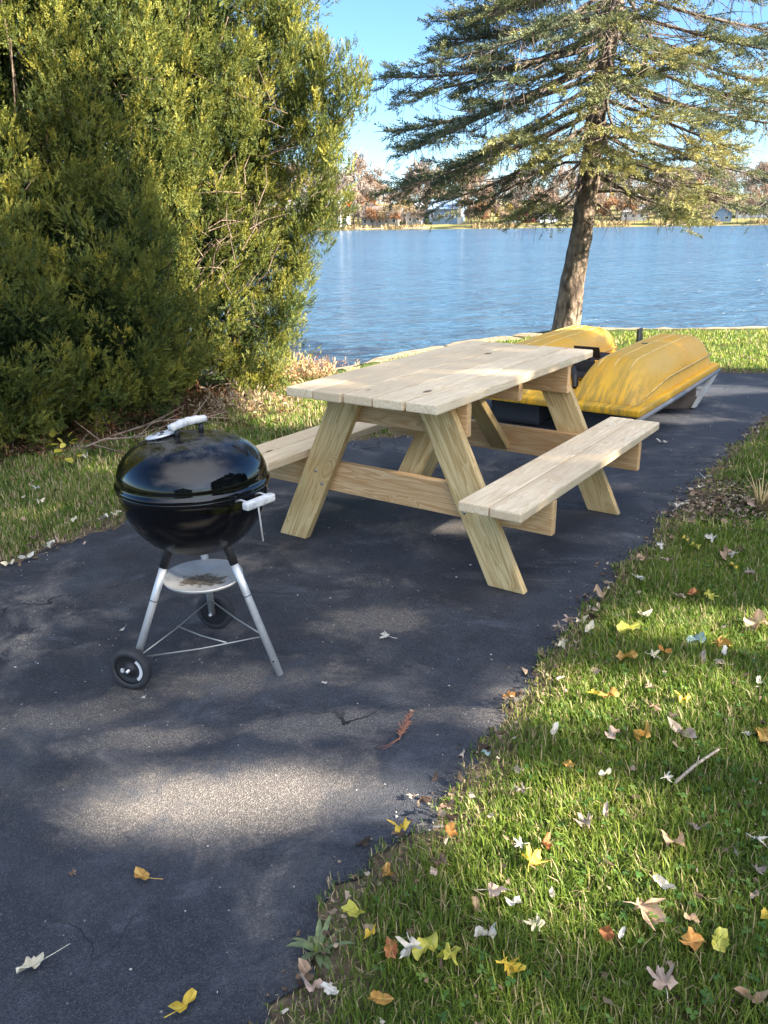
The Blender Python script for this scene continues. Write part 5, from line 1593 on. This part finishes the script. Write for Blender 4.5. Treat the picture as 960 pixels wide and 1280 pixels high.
LEAVES = [
 # lawn, foreground
 (503,1055,34,'maple','yellow','yellow leaf at the asphalt edge below the big sun patch'),
 (557,1027,26,'curl','brown','brown curled leaf by the lawn edge above an orange scrap'),
 (563,1058,24,'oval','orange','orange leaf scrap in the sunny grass near the asphalt edge'),
 (553,1098,36,'maple','brown','dark brown crumpled leaf touching a small pale round one'),
 (542,1109,14,'oval','pink','small pale round leaf touching a dark brown crumpled one'),
 (483,1112,32,'curl','gold','golden brown folded strip leaf on the lawn border'),
 (442,1160,30,'oval','lime','olive yellow spotted oval leaf lying over the asphalt border'),
 (465,1187,24,'curl','yellow','small curled yellow leaf near the lance leaved weed'),
 (513,1203,44,'maple','white','large silver white leaf with a green brown one behind its right side'),
 (533,1203,34,'oval','lime','green brown leaf tucked behind a silver white one'),
 (563,1213,40,'maple','lime','yellow green leaf right of the large silver white leaf'),
 (632,1226,42,'maple','yellow','clean yellow star shaped leaf at the bottom of the lawn'),
 (608,1190,32,'curl','white','folded white leaf above the yellow star shaped leaf'),
 (642,1149,20,'oval','white','small bluish white leaf below the big yellow leaf'),
 (614,1136,44,'maple','pink','large pinkish tan leaf left of the big sunlit yellow one'),
 (595,1152,22,'curl','tan','narrow tan leaf standing beside a large pinkish tan one'),
 (489,1206,26,'oval','rust','rust brown leaf low in the grass left of the silver white one'),
 (413,1256,20,'oval','white','white leaf scrap beside the lance leaved weed'),
 (474,1268,34,'curl','gold','golden brown leaf cut by the bottom border of the picture'),
 (384,1234,36,'curl','tan','long tan curled leaf leaning on the lance leaved weed'),
 (394,1256,40,'curl','pink','bent pinkish dry leaf under the lance leaved weed'),
 (653,1006,26,'maple','grey','grey brown leaf at the top border of the sunny grass patch'),
 (662,1098,46,'maple','yellow','big bright yellow leaf in the sunny grass patch'),
 (681,1076,28,'curl','rust','rusty spike shaped leaf standing behind the big yellow one'),
 (650,1074,22,'maple','white','silver leaf just left of the rusty spike shaped leaf'),
 (732,1049,34,'maple','grey','grey leaf with long stalk in the sunny grass patch'),
 (755,1033,18,'curl','grey','small grey leaf up and right of the grey stalked leaf'),
 (840,1073,32,'oval','tan','boxy tan folded leaf standing in the green lawn'),
 (867,1053,26,'curl','grey','thin grey leaf right of the boxy tan leaf'),
 (942,1069,26,'maple','white','white star shaped leaf near the right border'),
 (827,1126,30,'curl','white','pale white curled leaf below the boxy tan leaf'),
 (797,1156,58,'maple','tan','largest tan brown leaf with spread lobes on the lawn'),
 (670,1178,32,'maple','cream','cream leaf below the sunny grass patch'),
 (757,1188,22,'oval','rust','rust brown leaf with a white scrap beside it'),
 (774,1187,16,'curl','white','white scrap touching a rust brown leaf'),
 (862,1199,36,'oval','orange','smooth orange oval leaf in the lower right lawn'),
 (897,1196,28,'oval','lime','yellow green leaf right of the orange oval one'),
 (828,1254,46,'maple','pink','pale tan leaf with dark spots at the bottom of the lawn'),
 (934,1270,34,'curl','tan','tan strip leaf at the lower right corner'),
 (942,1106,24,'maple','grey','grey white leaf under the white star shaped one'),
 (940,1139,14,'oval','pink','small pinkish leaf by the right border'),
 (690,1138,16,'curl','cream','cream curl at the lower rim of the sunny patch'),
 (957,1164,20,'oval','yellow','yellow leaf cut by the right border of the picture'),
 (860,1168,18,'oval','tan','small tan leaf above the orange oval one'),
 (644,1232,16,'maple','yellow','tiny yellow leaf touching the yellow star shaped one'),
 # lawn, middle
 (802,784,24,'curl','cream','cream curled leaf standing up in the upper sun strip'),
 (784,801,28,'oval','lime','pale yellow leaf leaning left of the upper sun strip'),
 (942,797,36,'oval','tan','broad tan leaf standing at the right border'),
 (868,815,22,'oval','teal','blue green leaf standing on edge in the lawn'),
 (897,822,32,'maple','gold','brown leaf right of the blue green one'),
 (903,831,18,'curl','white','white scrap under the brown leaf by the blue green one'),
 (903,847,26,'maple','grey','silver grey leaf below the blue green one'),
 (877,840,20,'curl','grey','small grey leaf left of the silver grey one'),
 (782,838,24,'oval','gold','orange brown round leaf between the two sun strips'),
 (814,835,26,'maple','cream','cream leaf touching an orange spike in the lawn'),
 (828,830,18,'curl','orange','orange spike leaf beside a cream one'),
 (739,883,24,'maple','yellow','bright yellow leaf in the lower sun strip beside an orange one'),
 (760,886,22,'oval','orange','orange leaf in the lower sun strip beside a yellow one'),
 (853,892,28,'maple','yellow','lemon yellow leaf at the right end of the lower sun strip'),
 (810,875,20,'maple','tan','tan leaf over a brown one in the lower sun strip'),
 (815,900,22,'maple','brown','brown grey leaf under the tan one in the lower sun strip'),
 (692,929,20,'curl','white','white curled leaf on the shaded lawn near the path'),
 (765,935,24,'oval','pink','pinkish leaf in the shaded lawn below the sun strip'),
 (803,938,36,'curl','gold','long amber curled leaf in the shaded lawn'),
 (850,935,34,'curl','grey','grey brown flat leaf above the fallen stick'),
 (709,973,20,'oval','gold','small amber round leaf low in the shaded lawn'),
 (755,985,16,'curl','cream','small pale yellow leaf right of the amber round one'),
 (953,937,36,'oval','gold','large amber brown leaf at the right border'),
 (932,935,18,'curl','white','white sliver left of the large amber leaf'),
 (830,990,18,'maple','white','silver scraps by the lower end of the fallen stick'),
 (864,757,20,'oval','rust','brick red leaf in the upper lawn'),
 (848,759,16,'oval','grey','grey leaf just left of the brick red one'),
 (884,760,22,'maple','lime','pale yellow forked leaf right of the brick red one'),
 (945,867,14,'oval','white','white leaf near the right border above the amber one'),
 # lawn, upper, by the dry pile
 (845,636,20,'curl','white','white leaf lying on the asphalt left of the dry leaf pile'),
 (825,694,22,'maple','white','white leaf at the asphalt border below the dry pile'),
 (888,687,22,'maple','white','white leaf with lobes below the dry leaf pile'),
 (867,697,18,'oval','lime','yellow green leaf left of the lobed white leaf'),
 (855,687,12,'oval','yellow','small yellow leaf on the grass tuft below the dry pile'),
 (906,706,22,'oval','tan','tan leaf left of a white starry one in the upper lawn'),
 (916,706,20,'maple','white','white starry leaf in the upper lawn'),
 (915,721,14,'oval','yellow','small golden leaf below the white starry leaf'),
 (935,729,18,'maple','grey','grey leaf right of the small golden one'),
 (833,714,18,'curl','pink','pinkish curl on the lawn border'),
 (795,736,20,'maple','white','white leaf on the grass corner where the path widens'),
 (805,713,24,'maple','tan','tan leaf in the litter at the path border'),
 (881,609,14,'curl','white','white leaf where the dry streak meets the lawn'),
 (874,621,12,'curl','white','small white leaf at the border above the dry pile'),
 (860,652,20,'maple','pink','pale leaf at the left tip of the dry leaf pile'),
 (902,637,26,'maple','tan','tan leaf on top of the dry leaf pile'),
 (918,652,24,'maple','grey','grey leaf in the middle of the dry leaf pile'),
 (885,655,22,'maple','brown','brown leaf on the near side of the dry leaf pile'),
 (932,640,22,'maple','pink','pinkish leaf on the right part of the dry leaf pile'),
 # asphalt border pile
 (700,800,24,'maple','grey','grey leaf at the left tip of the asphalt border drift'),
 (712,790,22,'maple','pink','pinkish leaf in the asphalt border drift'),
 (725,781,22,'curl','cream','cream leaf in the asphalt border drift'),
 (735,800,24,'curl','cream','pale curled leaf on the lawn side of the border drift'),
 (702,818,22,'maple','cream','pale leaf at the near end of the border drift'),
 (748,757,24,'oval','tan','tan rounded leaf at the far end of the border drift'),
 (738,777,20,'maple','grey','grey brown leaf in the upper half of the border drift'),
 (632,887,26,'maple','orange','orange leaf at the asphalt border with a pale one beside it'),
 (648,891,20,'curl','cream','pale leaf beside the orange one at the asphalt border'),
 (607,958,12,'oval','teal','tiny green white leaf at the border above the lit grass'),
 (622,935,22,'curl','brown','brown leaf scrap on the asphalt border'),
 # on the asphalt
 (484,799,20,'maple','white','single white leaf on the asphalt below the table leg'),
 (178,1100,22,'oval','gold','amber brown leaf with long pale stalk on the dark asphalt'),
 (41,1213,28,'oval','cream','green white leaf with long stalk at the lower left'),
 (233,1262,36,'curl','yellow','curled yellow leaf at the bottom of the asphalt'),
 (153,791,10,'curl','white','tiny white leaf on the asphalt left of the grill leg'),
 (180,876,10,'curl','white','tiny white leaf below the grill wheel'),
 (405,857,7,'oval','white','white speck of leaf right of the grill leg'),
 (517,1000,16,'maple','grey','grey white leaf scraps on the asphalt near the lawn'),
 (827,555,14,'curl','white','white leaf on the asphalt in front of the boat'),
 (92,1097,14,'maple','brown','shrivelled brown leaf left of the amber stalked one'),
 (515,893,7,'curl','cream','pale scrap just above the rusty conifer sprig'),
 # along the left border
 (62,687,20,'curl','white','white leaf on the left asphalt border, second from the left'),
 (76,681,16,'curl','pink','pinkish white leaf beside the grill side border'),
 (34,701,18,'curl','white','white leaf on the left asphalt border near the picture edge'),
 (12,708,16,'curl','cream','cream leaf on the left asphalt border at the picture edge'),
 (132,660,22,'curl','white','large white leaf on the border behind the grill bowl'),
 (148,655,14,'curl','cream','cream leaf on the border behind the grill bowl'),
 (52,640,16,'maple','cream','cream leaf on the dry left grass'),
 (48,622,14,'maple','white','white leaf on the dry left grass below the shrub'),
 (108,582,14,'oval','white','white leaf under the yellow leaved seedling'),
 (95,662,12,'oval','cream','small cream leaf in the left grass near the border'),
 (415,553,12,'curl','cream','cream leaf on the border beyond the left bench'),
 (370,500,10,'oval','white','white leaf on the sunny grass left of the tabletop'),
]
for L_ in LEAVES:
    kw = {}
    if L_[0] == 178: kw = dict(stem=2.2, yaw=2.6)
    if L_[0] == 41: kw = dict(stem=2.4, yaw=3.7)
    if L_[0] == 233: kw = dict(stem=1.2, yaw=.9)
    if L_[0] == 484: kw = dict(stem=1.3, yaw=2.6)
    leaf_obj(*L_, **kw)

# ------------------------------------------------------------------ litter and grit too small to count
def litter():
    r = np.random.default_rng(90)
    # dry crumbs and tiny leaf bits along both borders of the asphalt and in the dry pile
    segs = PP; n = 9000
    i = r.integers(0, len(segs), n); q = segs[i] + r.normal(size=(n, 2))*np.array([.055, .055])
    extra = 1500
    px_ = 905 + r.normal(size=extra)*38; py_ = 636 + r.normal(size=extra)*15
    e = np.array([tuple(at(a, b))[:2] for a, b in zip(px_, py_)])
    lf = 1300
    ex = np.stack([r.uniform(-3.6, -.3, lf), r.uniform(3.2, 7.2, lf)], 1)
    lw = np.stack([r.uniform(-.2, 3.6, 1500), .9 + 6*r.random(1500)**1.6], 1)
    q = np.concatenate([q, e, ex, lw])
    m = (q[:, 1] > .7) & (q[:, 1] < 9) & (np.abs(q[:, 0]) < 5.5); q = q[m]
    sd = poly_sd(q[:, 0], q[:, 1], PP)
    k = (sd < .07) & ((sd < .0) | (r.random(len(q)) < .5)); q, sd = q[k], sd[k]
    z = np.where(sd > -.01, .006, ground_z(q[:, 0], q[:, 1], sd)+.012+r.uniform(0, .02, len(q)))
    P = np.concatenate([q, z[:, None]], 1)
    D = r.normal(size=(len(q), 3))*np.array([1, 1, .3])
    tms = []
    for _ in range(9):
        aa = np.sort(r.uniform(0, 2*PI, 8)); ra = r.uniform(.35, 1.0, 8)
        tv = np.stack([np.cos(aa)*ra*.0105, np.sin(aa)*ra*.0065, r.normal(size=8)*.0016 + np.cos(aa)**2*.0025], 1)
        tms.append((tv, np.array([(0, 1, 2, 7), (7, 2, 3, 6), (6, 3, 4, 5)])))
    V, Fq, tn = multi_scatter(tms, P, D, r.gamma(3.0, .30, len(q))+.25, r, r.random(len(q))**1.5*.92, flat_up=.35)
    o = np_obj('leaf_litter', V, Fq, leaf_mat('dry crumbs', [(0, (.06,.04,.028)), (.4, (.18,.125,.08)), (.75, (.34,.26,.18)), (1, (.55,.50,.42))], .9, .1), None, tn)
    tag(o, 'dry brown leaf crumbs gathered along the asphalt borders', 'leaf litter', kind='stuff')
    # grit on the asphalt
    n = 2600
    x, y = rand_ground(lambda q: 120, lambda q: -2.2, lambda q: 3.2, np.arange(.8, 7.5, .4), r)
    sd = poly_sd(x, y, PP); k = (sd > .02) & (r.random(len(x)) < np.clip(.16+.9*snoise(x, y, 1.1, 8), .03, 1) + .8*(sd < .12)); x, y = x[k], y[k]
    n = len(x); s = r.gamma(2.0, .0011, n)+.0007
    T = np.array([(1,0,0),(0,1,0),(-1,0,0),(0,-1,0),(0,0,.8),(0,0,-.5)]); TF = [(0,1,4),(1,2,4),(2,3,4),(3,0,4),(1,0,5),(2,1,5),(3,2,5),(0,3,5)]
    V = np.stack([x, y, s*.4], 1)[:, None, :] + s[:, None, None]*(T[None] * r.uniform(.6, 1.4, (n, 6, 1)))
    Fq = (np.array(TF)[None] + (np.arange(n)*6)[:, None, None]).reshape(-1, 3)
    b = leaf_mat('grit', [(0, (.10,.09,.08)), (.6, (.30,.27,.23)), (1, (.60,.58,.54))], .9, 0)
    o = np_obj('grit', V.reshape(-1, 3), Fq, b, None, np.repeat(r.random(n), 6)); tag(o, 'pale grit and small stones scattered over the asphalt', 'grit', kind='stuff')
litter()

# ------------------------------------------------------------------ small plants, stick, sprig
def small_plants():
    r = random.Random(8)
    # lance-leaved weed at the asphalt border
    p = at(398, 1195)
    bm = bmesh.new()
    for k in range(13):
        a = k*2.4 + r.uniform(-.3, .3); L = r.uniform(.035, .10); w_ = r.uniform(.005, .010); el0 = r.uniform(.08, .75)
        d = Vector((math.cos(a), math.sin(a), 0)); s = Vector((-d.y, d.x, 0)); rows = []
        for i in range(7):
            f = i/6; c = d*L*f*math.cos(el0*(1-f)) + Vector((0, 0, .008+L*.75*math.sin(el0)*math.sin(f*PI*.62)))
            ww = w_*math.sin(min(1, f*1.05+.12)*PI)**.8
            rows.append([bm.verts.new(c - s*ww + Vector((0, 0, ww*.4))), bm.verts.new(c), bm.verts.new(c + s*ww + Vector((0, 0, ww*.4)))])
        for u, v in zip(rows[:-1], rows[1:]):
            bm.faces.new((u[0], u[1], v[1], v[0])); bm.faces.new((u[1], u[2], v[2], v[1]))
    o = obj('weed', bm, plain('grey green weed leaf', (.105,.135,.055), .7, 0, .5, 40), None, True); o.location = (p.x, p.y, .0)
    tag(o, 'grey green lance leaved weed at the lower asphalt border', 'plant')
    # fallen stick on the lawn
    a, b_ = at(842, 993), at(895, 960); a.z, b_.z = .035, .06
    bm = bmesh.new(); m = a.lerp(b_, .5)+Vector((0, .004, .004))
    tube(bm, [a, a.lerp(m, .5)+Vector((0, 0, .002)), m, b_], [.0035, .0045, .0042, .003], 7)
    tube(bm, [m, m+Vector((.012, .02, .012))], [.002, .001], 5)
    tag(obj('stick', bm, plain('grey stick bark', (.34,.28,.22), .85, 0, .3, 60), None, True), 'thin grey brown stick lying in the green lawn', 'stick')
    # rusty conifer sprig on the asphalt
    a, b_ = at(500, 925), at(514, 895)
    bm = bmesh.new(); a.z = b_.z = .008; d = (b_-a); L = d.length; d.normalize(); s = Vector((-d.y, d.x, 0))
    tube(bm, [a - d*.012, a.lerp(b_, .5)+Vector((0, 0, .006)), b_], [.0018, .0016, .001], 5)
    for i in range(34):
        f = r.random(); q = a.lerp(b_, f) + Vector((0, 0, .004)); sd = r.choice((-1, 1)); ln = r.uniform(.014, .028)*(1.1-.6*f)
        e = q + (d*r.uniform(.3, .8) + s*sd*r.uniform(.5, 1)).normalized()*ln + Vector((0, 0, r.uniform(-.002, .012)))
        tube(bm, [q, q.lerp(e, .5)+Vector((0, 0, .003)), e], [.0019, .0019, .0008], 4)
    for e in (at(472, 936), at(478, 938)):
        e.z = .004; m = a.lerp(e, .5) - d*.012
        tube(bm, [a, m, e], [.0011, .0009, .0006], 4)
    tag(obj('conifer_sprig', bm, plain('rusty dry needles', (.30,.13,.075), .9, 0, .3, 60), None), 'rusty dry conifer sprig lying on the dark asphalt', 'twig')
    # dead ornamental grass tuft at the dry pile
    p = at(950, 640)
    bm = bmesh.new()
    for k in range(60):
        a = r.uniform(0, 6.28); L = r.uniform(.10, .26); sp = r.uniform(.2, 1.1)
        d = Vector((math.cos(a), math.sin(a), 0)); rows = []
        s = Vector((-d.y, d.x, 0))
        for i in range(5):
            f = i/4; c = p + d*(.02 + L*f*math.sin(sp*(.4+.8*f))) + Vector((0, 0, L*f*math.cos(sp*(.4+.9*f)) + .01)); ww = .004*(1-.8*f)
            rows.append([bm.verts.new(c-s*ww), bm.verts.new(c+s*ww)])
        for u, v in zip(rows[:-1], rows[1:]): bm.faces.new((u[0], u[1], v[1], v[0]))
    tag(obj('dry_grass_tuft', bm, plain('straw blade', (.42,.31,.14), .8, 0, .4, 9), None), 'straw coloured dead grass tuft behind the dry leaf pile', 'plant')
    # yellow-leaved seedlings under the shrub
    for px, py, n, lab in ((55, 568, 9, 'yellow green leaved seedling under the left end of the shrub'), (92, 585, 10, 'yellow leaved seedling at the foot of the shrub by dead twigs'), (122, 556, 7, 'taller pale yellow seedling leaning in front of the dark shrub')):
        p = at(px, py); t = thing('seedling', lab, 'plant', p)
        h_ = .30 if px == 122 else .17
        bm = bmesh.new(); tube(bm, [(0, 0, 0), (.01, .01, h_*.5), (.03, 0, h_)], [.004, .003, .0015], 5)
        obj('stem', bm, plain('seedling stem', (.22,.17,.09), .8), t)
        r2 = np.random.default_rng(px)
        P = np.stack([r2.normal(size=n)*.05+.015, r2.normal(size=n)*.05, r2.uniform(h_*.3, h_*1.05, n)], 1)
        tv = np.array([(0,0,0),(.014,-.020,.004),(.036,-.018,.0),(.056,0,-.006),(.036,.018,.0),(.014,.020,.004)]); tf = np.array([(0,1,2,3),(0,3,4,5)])
        V, Fq, tn = scatter(tv, tf, P, r2.normal(size=(n, 3))*np.array([1, 1, .4]), r2.uniform(.8, 1.25, n), r2, r2.random(n), flat_up=.3)
        np_obj('foliage', V, Fq, leaf_mat('seedling leaf', [(0, (.20,.22,.03)), (.6, (.42,.38,.05)), (1, (.50,.42,.08))], .5, .35), t, tn)
    # dead twigs lying at the shrub's foot
    for k, (px, py, dx, dz, lab) in enumerate(((75, 575, .55, .10, 'bare grey dead branch leaning at the foot of the shrub'), (130, 552, .75, .12, 'long thin dead branch lying behind the grill lid under the shrub'))):
        p = at(px, py); bm = bmesh.new()
        a = Vector((0, 0, .02)); e = Vector((dx, .18, dz)); m = a.lerp(e, .5)+Vector((0, 0, .05))
        tube(bm, [a, m, e], [.009, .007, .003], 6)
        for _ in range(12):
            q = a.lerp(m, r.random()) if r.random() < .5 else m.lerp(e, r.random()); d = Vector((r.gauss(.1, .15), r.gauss(0, .12), r.uniform(-.02, .14)))
            tube(bm, [q, q+d*.5, q+d], [.004, .003, .001], 4)
        o = obj('dead_branch', bm, plain('dead twig', (.22,.16,.12), .9, 0, .3, 20)); o.location = p
        tag(o, lab, 'branch')
    # dry weeds and low brush on the bank, right of the shrub
    r3 = np.random.default_rng(19)
    for px, py, rad, hh, kk, lab, colr in ((385, 478, .16, .22, 150, 'reddish tan dry weeds on the bank beside the lake', [(0,(.30,.16,.09)),(.6,(.46,.30,.16)),(1,(.56,.42,.22))]),
                                       (345, 470, .22, .26, 190, 'yellow green weeds at the foot of the sunny shrub edge', [(0,(.12,.14,.03)),(.6,(.26,.26,.06)),(1,(.40,.36,.12))]),
                                       (300, 520, .18, .14, 110, 'low dry pinkish weeds between the shrub and the bench', [(0,(.20,.13,.08)),(.6,(.38,.28,.17)),(1,(.46,.38,.26))])):
        p = at(px, py)
        P = np.stack([r3.normal(size=kk)*rad, r3.normal(size=kk)*rad*.9, np.abs(r3.normal(size=kk))*hh*.32], 1)
        D = np.tile([[0, 0, 1.0]], (kk, 1)) + r3.normal(size=(kk, 3))*.55
        V, Fq, tn = multi_scatter([sprig(6, .12, .05, .013, .9, r3) for _ in range(3)], P, D, r3.uniform(.6, 1.3, kk), r3, r3.random(kk))
        o = np_obj('weeds', V, Fq, leaf_mat('dry weeds', colr, .8, .3), None, tn); o.location = (p.x, p.y, .02)
        tag(o, lab, 'weeds')
small_plants()
